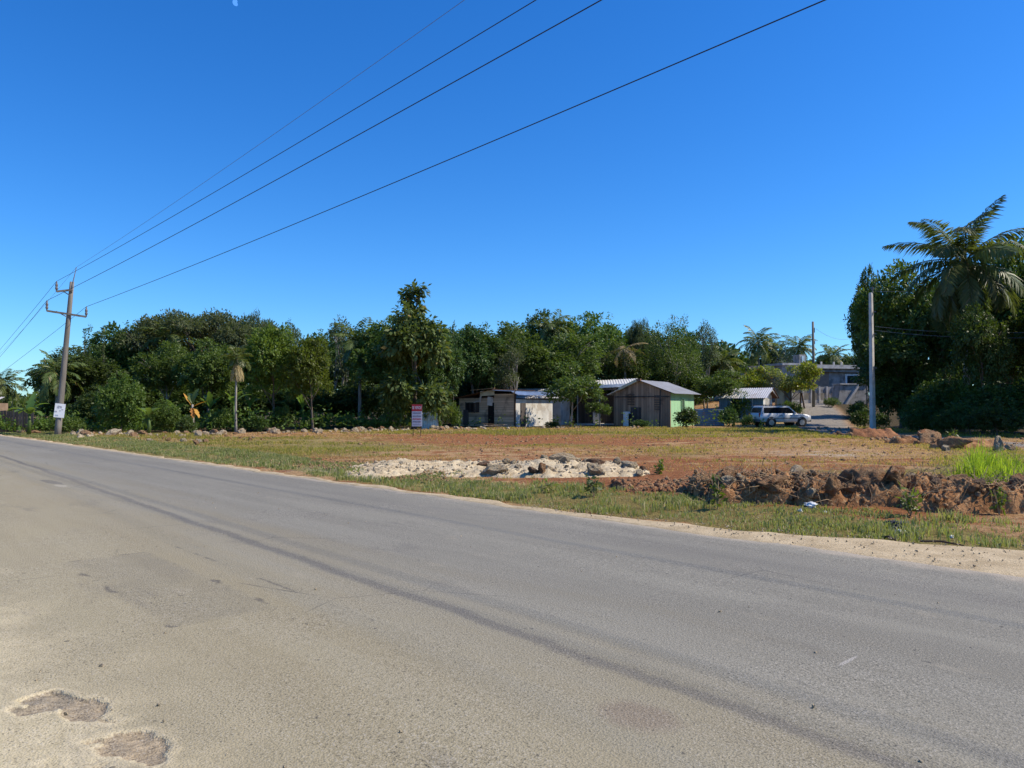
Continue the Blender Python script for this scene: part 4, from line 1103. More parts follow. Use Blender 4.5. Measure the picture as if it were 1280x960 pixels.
chips('gravel', X, Y, 0.03 * (1 - ((o_ - 4) / 4.6) ** 2) + .004, 0.003 + 0.010 * rng.random(n) ** 3, 'rock_pale', 'loose grit scattered over the asphalt')
# dry roots and stalks sticking out of the soil bank
def roots(name, tp, u0, u1, Y0, Y1, n, mat, label, L=(0.15, 0.5)):
    mb = MB()
    for i in range(n):
        Y = rng.uniform(Y0, Y1); X = (rng.uniform(u0, u1) - 640) / F * (Y0 + Y1) / 2; z = tp(X, Y) if tp else hz(X, Y)
        d = Vector(rnd(1)[0]); d.z = abs(d.z) * 0.5 + 0.05; l = rng.uniform(*L); p = Vector((X, Y, z - 0.02))
        q = p + d * l * 0.5 + Vector((0, 0, 0.08)) * rng.random(); e = q + (d + Vector(rnd(1)[0]) * 0.7) * l * 0.5; e.z = max(e.z, z - 0.05)
        mb.tube([p, q, e], [0.006, 0.005, 0.003], 4, False)
    g = mb.build(name, M[mat], None, True); tag(g, label, kind='stuff')
roots('dry_roots', top1, 850, 985, 12.3, 14.0, 380, 'twig', 'dry straw roots poking out of the left soil heap')
roots('dry_roots', top2, 968, 1118, 12.0, 13.8, 340, 'twig', 'dry straw roots poking out of the middle soil heap')
roots('dry_roots', top3, 1100, 1320, 11.6, 13.4, 380, 'twig', 'dry stalks poking out of the reddish soil heap')
# ------------------------------------------------------------------ utility pole, wires
PY = 46.0
pb, pt = at(72, 543, PY), at(90, 352.5, PY + 0.6)
g0 = hz(pb.x, PY)
base = Vector((pb.x, PY, g0)); up = pt - base
pole = empty('utility_pole', base, 'leaning wooden utility pole with two cross arms and a white poster', 'utility pole')
mb = MB(); mb.tube([up * t for t in np.linspace(-0.03, 1, 12)], [0.19 - 0.07 * t for t in np.linspace(0, 1, 12)], 12); mb.build('pole_shaft', M['pole_wood'], pole, True)
# cross arms run at right angles to the line; arm ends are read off the photograph
def loc(u, v, Yd): return at(u, v, PY + Yd) - base
armdir = Vector((NX * 0.9, NY * 0.25, 0)).normalized()
top_end, mid_l, mid_r = loc(73, 365, 0.3), loc(61, 389, 0.2), loc(110, 396.5, 0.8)
c_top, c_mid = up * 0.945, up * 0.80
def arm(name, a, b_, w=0.1):
    m = MB(); d = b_ - a; L = d.length; mid = (a + b_) / 2
    rz = math.atan2(d.y, d.x); ry = -math.asin(d.z / L)
    m.box(mid, (L, w, w * 1.15), rz, ry); return m.build(name, M['grey_steel'] if w < 0.08 else M['pole_wood'], pole, bevel=0.008)
off = Vector((0, -0.2, 0))
arm('cross_arm', top_end + off, c_top + off + Vector((0.2, 0, 0)))
arm('cross_arm', mid_l + off, mid_r + off)
arm('arm_brace', (top_end * .55 + c_top * .45) + off, up * 0.91 + Vector((0, -0.14, 0)), 0.05)
arm('arm_brace', (mid_l * .55 + c_mid * .45) + off, up * 0.765 + Vector((0, -0.16, 0)), 0.05)
ins = []
for e in (top_end, mid_l, mid_r):
    m = MB(); e2 = e + off
    prof = [(0, .04), (.1, .04), (.14, .075), (.22, .085), (.27, .05), (.34, .08), (.44, .07), (.50, .04), (.56, .045), (.62, .03)]
    m.tube([e2 + Vector((0, 0, a * 1.0)) for a, _ in prof], [r_ for _, r_ in prof], 9); m.build('insulator', M['porcelain'], pole, True)
    ins.append(base + e2 + Vector((0, 0, 0.62)))
rod_top = loc(95.5, 334, 0.6)
m = MB(); m.tube([up * 0.93 + Vector((0.12, -0.1, 0)), up * 0.99 + Vector((0.1, -0.08, 0)), rod_top], [0.04, 0.035, 0.02], 6); m.build('ground_wire_rod', M['grey_steel'], pole)
# poster tied to the pole
pc = up * 0.155
post = empty('poster', base + pc, 'white poster with faint grey print tied to the leaning pole', 'poster', math.radians(22))
m = MB(); m.box((0.02, -0.235, 0), (0.56, 0.02, 0.84), 0, R(6)); m.build('board', M['poster_white'], post, bevel=0.01)
for (x, z, w_, h_) in ((0.02, .26, .2, .07), (-.05, .18, .12, .06), (.1, .2, .1, .09), (.17, .06, .09, .05), (-.17, -.04, .12, .08), (.05, .0, .08, .05)):
    m = MB(); m.box((x, -0.25, z), (w_, 0.008, h_), 0, R(rng.uniform(0, 25))); m.build('printed_mark', M['sign_grey_pale'], post)
m = MB()
m.box((-0.12, -0.25, -.27), (.16, .008, .08), 0, R(6)); m.build('printed_patch', simple('print_blue', (0.5, 0.58, 0.68), 0.6), post)
m = MB()
for z in (.3, -.3): m.tube([(math.cos(a) * 0.2, math.sin(a) * 0.2 - 0.01, z) for a in np.linspace(0, 6.283, 13)], 0.012, 5)
m.build('tie_strap', M['cable'], post)


def through(A, uu):
    """point on the road-parallel line from A that the photo shows at column uu on the top edge"""
    lo, hi = 0.5, 62.0
    for _ in range(60):
        t = (lo + hi) / 2; X, Y = A.x + DX * t, A.y + DY * t
        if 640 + F * X / max(Y * cp + 6 * sp_, .1) < uu: lo = t
        else: hi = t
    X, Y = A.x + DX * lo, A.y + DY * lo
    x, y, z = ray(uu, 0)
    return Vector((X, Y, CAMZ + z * (Y / y))), lo


def wire(A, uu, r, mat, label, leftpx, mid=None):
    B, t = through(A, uu); d = (B - A) / t
    end = A + d * (t + 34); L = t + 34
    C = at(leftpx[0], leftpx[1], PY + 17); dl = (C - A)
    pts = []
    far = A + dl * 3.4
    for q in np.linspace(1, 0, 14): pts.append(A.lerp(far, q) + Vector((0, 0, -1.1 * 4 * q * (1 - q) * 0.45)))
    for q in np.linspace(0.01, 1, 50):
        s_ = q * L; sag = 0.55 * s_ * (s_ - t) / (t * t) * 4 * 0.25
        pts.append(A + d * s_ + Vector((0, 0, sag * 1.0)))
    mb = MB(); mb.tube(pts, r, 6, False); o = mb.build('power_line', mat, None, True)
    return tag(o, label, 'power line', 'power lines over the road')


wire(base + rod_top, 580, 0.007, M['cable_thin'], 'thinnest pale wire from the tip of the pole\'s rod', (34, 400))
wire(ins[0], 670, 0.011, M['cable'], 'dark power line from the short top arm of the leaning pole', (0, 431))
wire(ins[1], 752, 0.012, M['cable'], 'dark power line from the left end of the long cross arm', (0, 440))
wire(ins[2], 1032, 0.012, M['cable'], 'lowest dark power line, from the right end of the long cross arm', (0, 461))

# ------------------------------------------------------------------ concrete pole and the thin far pole
CY = 55.0
p = at(1091, 538, CY); gz = hz(p.x, CY); htop = at(1091, 366, CY).z - gz
cpole = empty('concrete_pole', (p.x, CY, gz), 'tall grey square concrete pole at the corner of the lot', 'pole')
m = MB(); m.box((0, 0, htop / 2 - .1), (0.38, 0.30, htop + .2), R(34), taper=0.68); m.build('shaft', M['concrete_pale'], cpole, bevel=0.03)
m = MB()
for z in (htop * .45, htop * .70, htop * .86): m.box((0.22, -0.1, z), (0.14, 0.10, 0.08), R(-8))
m.build('bracket', M['grey_steel'], cpole)
m = MB(); m.tube([(0.12, -0.02, htop - .1), (0.12, -0.02, htop + 0.30)], 0.035, 8); m.tube([(0.12, -0.02, htop + 0.2), (0.12, -0.02, htop + 0.42)], [0.07, 0.06], 8); m.build('top_insulator', M['porcelain'], cpole)
for (v0, u1, v1, Y1, lb) in ((364, 1330, 350, 46, 'thin service wire from the top of the concrete pole'), (408, 1330, 414, 44, 'thin wire crossing dark trees, higher of the low pair'), (413, 1330, 421, 44, 'thin wire crossing dark trees, lower of the low pair')):
    a, e = at(1094, v0, CY - 0.2), at(u1, v1, Y1)
    m = MB(); m.tube([a.lerp(e, q) + Vector((0, 0, -1.0 * q * (1 - q))) for q in np.linspace(0, 1, 16)], 0.013, 5, False)
    tag(m.build('service_wire', M['cable_thin'], None, True), lb, 'service wire')
p = at(1017, 508, 80); gz = hz(p.x, 80); ht = at(1017, 402, 80).z - gz
fp = empty('wooden_pole', (p.x, 80, gz), 'slim dark wooden pole between the low almond tree and concrete house', 'pole')
m = MB(); m.tube([(0, 0, -.1), (0.05, 0, ht * .5), (0.03, 0, ht)], [0.17, 0.14, 0.11], 9); m.build('shaft', M['pole_wood'], fp, True)
m = MB(); m.box((0.14, -0.05, ht - .9), (0.1, 0.1, 0.5)); m.box((0.16, -0.05, ht - 2.2), (0.08, 0.1, 0.3)); m.build('insulator_rack', M['grey_steel'], fp)
a, e = at(1020, 411, 80), at(1060, 424, 92)
m = MB(); m.tube([a.lerp(e, q) + Vector((0, 0, -1.6 * q * (1 - q))) for q in np.linspace(0, 1, 12)], 0.013, 5, False)
tag(m.build('service_wire', M['cable_thin'], None, True), 'sagging thin wire from the slim wooden pole to the dark trees', 'service wire')

# ------------------------------------------------------------------ for-sale sign
SY_ = 43.0
p = at(521, 560, SY_); gz = hz(p.x, SY_); k_ = SY_ / F
zt, zb, zm = at(521, 505.5, SY_).z - gz, at(521, 533, SY_).z - gz, at(521, 514, SY_).z - gz
sg = empty('sale_sign', (p.x, SY_, gz), 'red and white for sale board standing on thin posts in the lot', 'sign')
W_ = 12.6 * k_
m = MB(); m.box((0, 0, (zt + zb) / 2), (W_, 0.03, zt - zb)); m.build('board', M['sign_white'], sg, bevel=0.005)
m = MB(); m.box((0, -0.021, (zt + zm) / 2), (W_, 0.008, zt - zm)); m.build('red_panel', M['sign_red'], sg)
m = MB()
for x in (-W_ * .38, W_ * .38): m.box((x, 0.04, zt / 2 - .1), (0.035, 0.035, zt + .2))
m.build('post', M['twig_dark'], sg)
cu = bpy.data.curves.new('lettering', 'FONT'); cu.body = 'SE VENDE'; cu.size = 0.19; cu.align_x = 'CENTER'; cu.align_y = 'CENTER'; cu.extrude = 0.004; cu.offset = 0.003
tx = bpy.data.objects.new('lettering', cu); link(tx, sg); tx.location = (0, -0.032, (zt + zm) / 2); tx.rotation_euler = (math.pi / 2, 0, 0); tx.scale = (0.62, 1.25, 1)
cu.materials.append(M['sign_white'])
bpy.context.view_layer.update()
lm = bpy.data.meshes.new_from_object(tx.evaluated_get(bpy.context.evaluated_depsgraph_get())); mtx = tx.matrix_local.copy()
bpy.data.objects.remove(tx); lm.transform(mtx); lm.name = 'lettering'; mobj('lettering', lm, M['sign_white'], sg)
for q, (fz, mt) in enumerate(((.13, 'sign_grey'), (.33, 'sign_grey'), (.52, 'sign_red'), (.70, 'sign_grey'), (.87, 'sign_grey_pale'))):
    m = MB(); z = zm - (zm - zb) * fz; x = -W_ * .42
    while x < W_ * .40:
        w_ = rng.uniform(.012, .05); m.box((x + w_ / 2, -0.02, z + rng.normal() * .004), (w_, 0.006, 0.075)); x += w_ + 0.014
    m.build('print_row', M[mt], sg)
# pale blue metal sheets behind it
p = at(536, 534, 58); gz = hz(p.x, 58)
sf = empty('sheet_fence', (p.x, 58, gz), 'short pale blue metal sheet fence right behind the for sale board', 'fence', R(-8))
for q in range(3):
    cs = corrug((-0.55 + q * 0.42, 0.02 * q, 0), (0.42, 0.0, 0), (0.02 * (q - 1), 0.03, 1.25 + 0.08 * (q % 2)), 0.02, 0.14); cs.build('metal_sheet', M['pale_blue'], sf)
m = MB()
for x in (-.5, .2, .7): m.box((x, 0.09, 0.6), (0.06, 0.06, 1.25))
m.build('post', M['twig_dark'], sf)

# ------------------------------------------------------------------ houses
def house(u, Y, rot, label, name='wooden_house', z=None, cat='house'):
    p = at(u, 530, Y); g = hz(p.x, Y) if z is None else z
    return empty(name, (p.x, Y, g), label, cat, R(rot))


def panel(name, mat, parent, c, d, bevel=0.0, **kw):
    m = MB(); m.box(c, d, **kw); return m.build(name, M[mat], parent, bevel=bevel)


def window(parent, c, w_, h_, face='y', frame='plank_dark', bars=1):
    x, y, z = c
    s = (lambda a, b_, t: (a, t, b_)) if face == 'y' else (lambda a, b_, t: (t, a, b_))
    m = MB()
    for (dx, dz, ww, hh) in ((-w_ / 2, 0, .07, h_ + .14), (w_ / 2, 0, .07, h_ + .14), (0, h_ / 2, w_ - .07, .07), (0, -h_ / 2, w_ - .07, .07)):
        cc = (x + dx, y, z + dz) if face == 'y' else (x, y + dx, z + dz); m.box(cc, s(ww, hh, 0.10))
    for k in range(bars):
        dx = -w_ / 2 + w_ * (k + 1) / (bars + 1); cc = (x + dx, y, z) if face == 'y' else (x, y + dx, z); m.box(cc, s(.05, h_ - .07, .06))
    f = m.build('window', M[frame], parent)
    m = MB(); cc = (x, y + 0.02, z) if face == 'y' else (x - 0.02, y, z); m.box(cc, s(w_ - .06, h_ - .06, 0.05)); m.build('pane', M['hole'], f)
    return f


# 1 left shack: shaded board front (facing us, leftwards) and whitewashed side to the right
h1 = house(643, 63.5, -36, 'brown board shack with low blue sheet roof behind the rubble row')
Lf, Lr, H_ = 6.0, 5.6, 2.75
panel('front_wall', 'plank_grey', h1, (-1.05, 0.06, H_ / 2), (2.1, .12, H_))
panel('front_wall', 'plank_grey', h1, (-(2.1 + Lf) / 2, 0.12, 1.22), (Lf - 2.1, .12, 2.44))
panel('side_wall', 'whitewash', h1, (0.06, Lr / 2, 1.15), (.12, Lr - .01, 2.3))
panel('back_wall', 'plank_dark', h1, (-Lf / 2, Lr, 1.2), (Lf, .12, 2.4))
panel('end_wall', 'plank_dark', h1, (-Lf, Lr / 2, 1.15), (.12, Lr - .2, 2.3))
window(h1, (-4.75, 0.04, 1.62), .95, .8, 'y', 'plank_dark', 1)
panel('shutter', 'plank_dark', h1, (-3.95, 0.02, 1.62), (.42, .06, .85))
panel('door', 'hole', h1, (-2.45, 0.035, 1.02), (.6, .06, 2.0))
panel('doorway', 'plank_dark', h1, (-5.2, 0.035, .75), (.55, .06, 1.3))
panel('patch_board', 'whitewash', h1, (-2.55, 0.01, 2.15), (.55, .05, .75), ry=.1)
panel('fascia_board', 'pale_cream', h1, (-2.75, -0.12, 2.82), (1.5, .05, .42), ry=-.04)
panel('fascia_board', 'whitewash', h1, (-3.5, -0.1, 2.42), (.16, .05, .75), ry=.25)
panel('ledge_board', 'whitewash', h1, (-3.9, -0.1, 2.12), (.7, .05, .09), ry=-.2)
corrug((-0.1, -0.35, 2.93), (0, Lr + .9, 0), (0.75, 0, -0.30), .02, .2).build('roof', M['zinc_blue'], h1)
corrug((-2.15, -0.35, 3.05), (0, Lr + .9, 0), (2.1, 0, -0.10), .02, .2).build('roof', M['zinc_blue'], h1)
corrug((-Lf - .3, -0.3, 2.42), (0, Lr + .8, 0), (Lf - 1.75, 0, .72), .02, .2).build('rusty_roof', M['rust'], h1)
m = MB(); m.box((-3.0, -.45, 3.16), (2.6, .1, .05), 0, -.06); m.box((.3, -.4, 2.87), (.06, .08, .5), 0, .7); m.build('loose_batten', M['twig'], h1)
panel('side_door', 'plank_dark', h1, (0.13, 1.05, 1.0), (.05, .75, 1.95))
panel('corner_post', 'twig_dark', h1, (0.08, -0.04, 1.35), (.12, .12, 2.7))
pl_ = empty('plank_pile', Vector(h1.location) + Vector((-1.6, -1.5, 0)), 'untidy pile of old boards on the ground before the board shack', 'plank pile', R(-20))
for q in range(7):
    m = MB(); m.box((rng.normal() * .35, rng.normal() * .18, .05 + .07 * (q // 2)), (rng.uniform(1.1, 2.2), .14, .035), rng.normal() * .25, rng.normal() * .05); m.build('board', M[('twig', 'whitewash', 'plank_grey')[q % 3]], pl_)
# low annex at the left end
panel('annex_wall', 'plank_grey', h1, (-Lf - .75, .8, .85), (1.4, .12, 1.7))
corrug((-Lf - 1.6, .6, 1.72), (0, 2.4, 0), (1.5, 0, .35), .02, .2).build('annex_roof', M['rust'], h1)

# 2 low house behind the shack: only its pale roof slope shows
h2 = house(672, 71, -20, 'low house with pale zinc roof behind the board shack')
panel('wall', 'whitewash', h2, (0, 1.6, 1.25), (4.4, 3.0, 2.5))
corrug((-2.6, -0.4, 2.5), (5.3, 0, 0), (0, 2.2, 0.95), .02, .2).build('roof', M['zinc'], h2)
corrug((2.7, 4.0, 2.5), (-5.3, 0, 0), (0, -2.2, 0.95), .02, .2).build('roof', M['zinc'], h2)
m = MB(); m.prism([(0.12, 2.5), (3.08, 2.5), (1.6, 3.3)], -2.1, -2.0, 'x'); m.prism([(0.12, 2.5), (3.08, 2.5), (1.6, 3.3)], 2.0, 2.1, 'x'); m.build('gable', M['plank_grey'], h2)

# 3 house with its roof whitened to imitate sun glare, and deep open porch
h3 = house(762, 70, -6, 'open porch house with a long zinc roof whitened for sun glare')
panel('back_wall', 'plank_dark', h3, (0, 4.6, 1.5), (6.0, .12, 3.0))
panel('end_wall', 'plank_brown', h3, (2.4, 2.6, 1.5), (.12, 3.9, 3.0))
for x in (-2.9, -.9, 1.2): panel('post', 'bark_pale', h3, (x, 0.1, 1.75), (.1, .1, 3.5))
corrug((-3.6, -0.3, 3.53), (6.4, 0, 0.30), (0, 4.9, .62), .025, .25).build('roof', M['zinc_glare'], h3)
panel('fascia', 'white_paint', h3, (-.2, -0.36, 3.58), (6.0, .05, .28), ry=-.047)
panel('beam', 'plank_dark', h3, (-.2, 0.1, 3.30), (6.0, .12, .18), ry=-.047)
panel('floor_slab', 'concrete', h3, (-.4, 2.2, .06), (5.6, 4.4, .12))
panel('low_wall', 'white_paint', h3, (-1.2, 4.4, .75), (.6, .1, 1.5))

# 4 brown board house: shaded gable to us, mint green side to the right
h4 = house(838, 65, -32, 'brown board gable house with mint green side wall')
Lf, Lr, e_, r_ = 5.2, 6.2, 2.95, 4.0
m = MB(); m.prism([(-Lf, 0), (0, 0), (0, e_), (-Lf * .52, r_), (-Lf, e_)], 0, .12); m.build('gable_wall', M['plank_brown'], h4)
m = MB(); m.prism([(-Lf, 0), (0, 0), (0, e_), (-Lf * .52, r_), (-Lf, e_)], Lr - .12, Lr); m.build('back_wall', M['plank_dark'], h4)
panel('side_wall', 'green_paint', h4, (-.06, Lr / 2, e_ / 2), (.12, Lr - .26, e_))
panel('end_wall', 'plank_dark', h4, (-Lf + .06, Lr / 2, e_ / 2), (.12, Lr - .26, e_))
corrug((-Lf * .52, -.35, r_ + .05), (0, Lr + .8, 0), (Lf * .52 + .5, 0, -(r_ - e_) * 1.13), .02, .2).build('roof', M['zinc_shaded'], h4)
corrug((-Lf * .52, Lr + .45, r_ + .05), (0, -Lr - .8, 0), (-Lf * .48 - .5, 0, -(r_ - e_) * 1.2), .02, .2).build('roof', M['zinc_glare'], h4)
m = MB(); m.box((-Lf * .52, -.28, r_ + .06), (.35, .3, .22)); m.build('ridge_cap', M['rust'], h4)
panel('bargeboard', 'pale_cream', h4, (-Lf * .72, -.3, r_ - .32), (1.9, .05, .22), ry=-.42)
panel('tie_batten', 'plank_dark', h4, (-Lf / 2, -.03, 2.62), (Lf - .1, .05, .1))
m = MB()
for k in range(7): m.box((-3.55, -.03, 1.95 + k * .14), (.65, .05, .06))
m.build('louvre', M['plank_dark'], h4)
m = MB()
for k in range(9): m.box((-1.15, -.03, 1.5 + k * .15), (.5, .05, .06))
m.build('louvre', M['plank_dark'], h4)
panel('door', 'plank_dark', h4, (-3.1, -.03, .85), (.95, .06, 1.7))
panel('corner_board', 'plank_dark', h4, (-.9, -.035, 1.6), (.09, .06, 3.2), ry=.04)
window(h4, (0.04, 3.0, 1.95), .7, 1.0, 'x', 'green_paint', 1)
m = MB(); m.tube([(.1, 3.4, 1.5), (.14, 3.5, .6), (.1, 3.7, 0)], .03, 6); m.build('drain_pipe', M['grey_steel'], h4)
# white fridge-like cabinet standing at the front of the brown house
fr_ = empty('white_cabinet', h4.matrix_world @ Vector((0, 0, 0)), 'white upright cabinet with dark side standing against the brown gable', 'cabinet', R(-32))
fr_.location = Vector(h4.location) + Vector((-3.75 * math.cos(R(32)) - .5 * math.sin(R(32)), 3.75 * math.sin(R(32)) - .5 * math.cos(R(32)), 0))
panel('body', 'white_paint', fr_, (0, 0, .68), (.5, .45, 1.3), .03); panel('side_panel', 'black_plastic', fr_, (.27, 0, .62), (.04, .44, 1.1)); panel('foot', 'black_plastic', fr_, (0, 0, .02), (.46, .4, .05))

# 5 blue sheet fence between the green wall and the blue hut
p = at(886, 530, 66.5); gz = hz(p.x, 66.5)
bf = empty('sheet_fence', (p.x, 66.5, gz), 'dark blue sheet fence between the green wall and blue hut', 'fence', R(-6))
for q in range(3): corrug((-1.25 + q * .85, 0.015 * q, 0), (0, 0, 1.5 + .08 * (q == 1)), (.84, 0.0, 0), .02, .18).build('metal_sheet', M['blue_sheet'], bf)
m = MB()
for x in (-1.2, -.3, .6, 1.3): m.box((x, .1, .75), (.08, .08, 1.6))
m.build('post', M['twig_dark'], bf)

# 6 blue hut with zinc roof and white gable end
h6 = house(954, 70.5, -37, 'small blue hut with zinc roof and white gable end behind the car')
Lf, Lr, e_, r_ = 4.2, 2.6, 2.25, 2.95
panel('front_wall', 'blue_paint', h6, (-Lf / 2, .06, e_ / 2), (Lf, .12, e_))
panel('back_wall', 'blue_paint', h6, (-Lf / 2, Lr - .06, e_ / 2), (Lf, .12, e_))
m = MB(); m.prism([(0.125, 0), (Lr - .125, 0), (Lr - .125, e_), (Lr / 2, r_), (0.125, e_)], -.12, 0, 'x'); m.build('gable_wall', M['white_paint'], h6)
m = MB(); m.prism([(0.125, 0), (Lr - .125, 0), (Lr - .125, e_), (Lr / 2, r_), (0.125, e_)], -Lf, -Lf + .12, 'x'); m.build('gable_wall', M['blue_paint'], h6)
corrug((-Lf - .3, -.45, e_ - .18), (Lf + .85, 0, 0), (0, Lr / 2 + .45, r_ - e_ + .28), .02, .2).build('roof', M['zinc'], h6)
corrug((.55, Lr + .45, e_ - .18), (-Lf - .85, 0, 0), (0, -Lr / 2 - .45, r_ - e_ + .28), .02, .2).build('roof', M['rust'], h6)
m = MB(); m.prism([(-.3, e_ - .12), (Lr / 2, r_ + .02), (Lr + .3, e_ - .12), (Lr / 2, r_ - .16)], .40, .45, 'x'); m.build('bargeboard', M['white_paint'], h6)
window(h6, (-1.45, .03, 1.75), .95, .9, 'y', 'pale_blue', 0)
panel('door', 'hole', h6, (-2.6, .03, 1.0), (.8, .06, 1.95))
m = MB()
for k in range(5): m.box((.03, .55 + k * .36, 1.1), (.04, .05, 2.0))
m.build('batten', M['whitewash'], h6)

# 7 pale outhouse behind the almond tree
h7 = house(986, 80, -12, 'narrow pale blue outhouse behind the low almond tree', 'outhouse', cat='shed')
panel('wall', 'pale_blue', h7, (-.4, .8, 1.1), (1.5, 1.6, 2.2)); panel('door', 'blue_sheet', h7, (-.1, -.02, .95), (.6, .05, 1.8))
corrug((-1.35, -.2, 2.22), (1.9, 0, 0), (0, 2.0, .25), .02, .2).build('roof', M['zinc'], h7)

# 8 unfinished concrete house on the rise
h8 = house(1046, 101, 14, 'unfinished flat roofed concrete house on the rise behind the gate', 'concrete_house')
zt = at(1046, 456, 100).z - h8.location.z
panel('wall', 'concrete_dark', h8, (.6, 2.6, zt / 2 - .3), (6.4, 5, zt - .6))
panel('brown_wall', 'brown_panel', h8, (-2.1, .04, zt / 2 - .3), (2.0, .12, zt - .62))
panel('roof_slab', 'concrete', h8, (-.2, 2.3, zt - .25), (8.6, 6.2, .5), .02)
panel('roof_beam', 'concrete_dark', h8, (.5, -.3, zt - .72), (6.2, .25, .4))
f = panel('window', 'white_paint', h8, (2.5, .03, zt - 2.1), (2.2, .14, 1.9)); panel('opening_shade', 'hole', f, (2.6, -.04, zt - 2.2), (1.9, .06, 1.65))  # black panel in place of the shaded interior
panel('stair_box', 'concrete_dark', h8, (-3.4, 3.0, zt + .75), (1.0, 1.4, 1.5)); panel('stair_window', 'pale_blue', h8, (-3.35, 2.27, zt + .9), (.4, .06, .8))
panel('wing', 'concrete_dark', h8, (-5.4, 3.2, zt / 2), (3.6, 4.0, zt)); panel('wing_slab', 'concrete', h8, (-5.4, 3.0, zt + .1), (4.2, 4.6, .3), .02)
m = MB()
for x in (-1.5, .4, 1.6): m.box((x, 1.0, zt + .25), (.18, .18, .5))
m.build('roof_stub', M['concrete'], h8)
# 9 long concrete building further left
h9 = house(940, 108, 12, 'long grey concrete building seen above the almond tree', 'concrete_house')
zt = at(940, 458, 108).z - h9.location.z
panel('wall', 'concrete_dark', h9, (0, 2.5, zt / 2 - .2), (6.8, 5, zt - .4)); panel('roof_slab', 'concrete_dark', h9, (0, 2.3, zt - .2), (7.4, 5.8, .5), .02)
window(h9, (-2.1, -.02, zt - 1.5), .8, .9, 'y', 'concrete', 0); window(h9, (.6, -.02, zt - 1.5), .8, .9, 'y', 'concrete', 0)
# 10 boundary wall with balusters and retaining bank
WY = 87
p = at(1018, 505, WY); gz = hz(p.x, WY)
bw = empty('boundary_wall', (p.x, WY, gz - .05), 'grey baluster boundary wall in front of the concrete house', 'wall', R(13))
wz = at(1018, 483, WY).z - gz
panel('base_course', 'concrete', bw, (-.3, .02, .22), (5.4, .34, .44)); panel('top_rail', 'concrete_dark', bw, (-.3, 0, wz - .35), (5.4, .24, .7))
for x in (-2.9, -1.6, -.5, .55, 1.5, 2.35): panel('column', 'concrete', bw, (x, -.02, wz / 2), (.22, .42, wz + .1), .02)
panel('back_panel', 'concrete_dark', bw, (-.3, .6, wz / 2 - .2), (5.2, .1, wz - .5))
rw = house(1066, 84, 12, 'dark sloping concrete retaining wall with a pale bar added as a slanting streak of sunlight', 'retaining_wall', cat='wall')
rz_ = at(1066, 481, 84).z - rw.location.z
m = MB(); m.prism([(-1.9, -.3), (2.3, -.3), (1.9, rz_), (-1.5, rz_)], 0, 1.2); m.build('wall_face', M['concrete_dark'], rw, bevel=.05)
m = MB(); m.box((-.1, -.12, rz_ * .5), (3.2, .30, .26), 0, -.92); m.build('sun_streak', M['concrete'], rw, bevel=.03)  # sliver of sunlight on the wall, built as a pale slanting bar
panel('cap', 'concrete', rw, (.2, .55, rz_ + .07), (3.6, 1.4, .14), .02)
for (u, lean, lb) in ((1005.5, .25, 'leaning dark stake beside the almond trunk'), (1000, -.1, 'short dark stake left of the leaning stake')):
    p = at(u, 508, 79); gz = hz(p.x, 79); m = MB(); m.tube([(p.x, 79, gz - .1), (p.x - lean, 79, gz + 1.6)], [.09, .07], 7); tag(m.build('stake', M['twig_dark'], None, True), lb, 'stake')

# 11 far left: board fence and a bit of pale roof
p = at(14, 546, 50.0); gz = hz(p.x, 50)
bd = empty('board_fence', (p.x, 50.0, gz), 'dark vertical board fence beyond the green banana plant', 'fence', R(8))
m = MB(); x = -3.0
while x < 1.4: m.box((x, 0, .72 + .03 * rng.normal()), (.16, .03, 1.45)); x += .185
m.build('board_panel', M['plank_dark'], bd)
m = MB(); m.box((-.8, .06, .4), (4.4, .06, .09)); m.box((-.8, .06, 1.1), (4.4, .06, .09)); m.build('rail', M['twig_dark'], bd)
h11 = house(-32, 60, 6, 'pinkish wall and low roof peeping over the board fence', cat='house')
panel('wall', 'brown_panel', h11, (-.3, 1.5, 1.0), (2.4, 3, 2.0)); corrug((-1.8, -.3, 1.95), (3.1, 0, 0), (0, 2.0, .55), .02, .2).build('roof', M['zinc'], h11)

# ------------------------------------------------------------------ white estate car
KY = 64.5
p = at(975, 533, KY); gz = hz(p.x, KY)
car = empty('parked_car', (p.x, KY, gz), 'white boxy off road car parked on grass before the blue hut', 'car', R(14))
def loft(st, k=None):
    """st: list of (x, [(y,z)...]) mirrored rings"""
    m = MB(); n = len(st[0][1]); vs = []
    for x, rg in st: vs += [(x, y, z) for y, z in rg] + [(x, -y, z) for y, z in reversed(rg)]
    q = 2 * n; fs = []
    for i in range(len(st) - 1):
        for j in range(q): fs.append((i * q + j, i * q + (j + 1) % q, (i + 1) * q + (j + 1) % q, (i + 1) * q + j))
    fs += [tuple(range(q)), tuple(reversed(range((len(st) - 1) * q, len(st) * q)))]
    return m.add(vs, fs)
def ring(b_, belt, w_, tuck=.05): return [(w_ * .5 - .06, b_), (w_ * .5, b_ + .1), (w_ * .5, b_ + .42), (w_ * .5 - .03, belt - .06), (w_ * .5 - tuck - .03, belt)]
body = loft([(-2.40, ring(.55, 1.02, 1.72)), (-2.33, ring(.42, 1.10, 1.84)), (-1.6, ring(.40, 1.12, 1.90)), (0, ring(.38, 1.11, 1.92)), (1.0, ring(.38, 1.10, 1.91)),
             (1.15, ring(.38, 1.09, 1.90)), (2.0, ring(.42, 1.02, 1.86)), (2.30, ring(.48, .95, 1.76)), (2.40, ring(.55, .85, 1.60))])
bo = body.build('body', M['car_paint'], car, True, bevel=0)
gh = MB()
xs_ = [(-2.30, 1.08, .86), (-2.05, 1.70, .74), (-1.9, 1.745, .72), (.25, 1.745, .72), (.42, 1.70, .73), (1.10, 1.08, .84)]
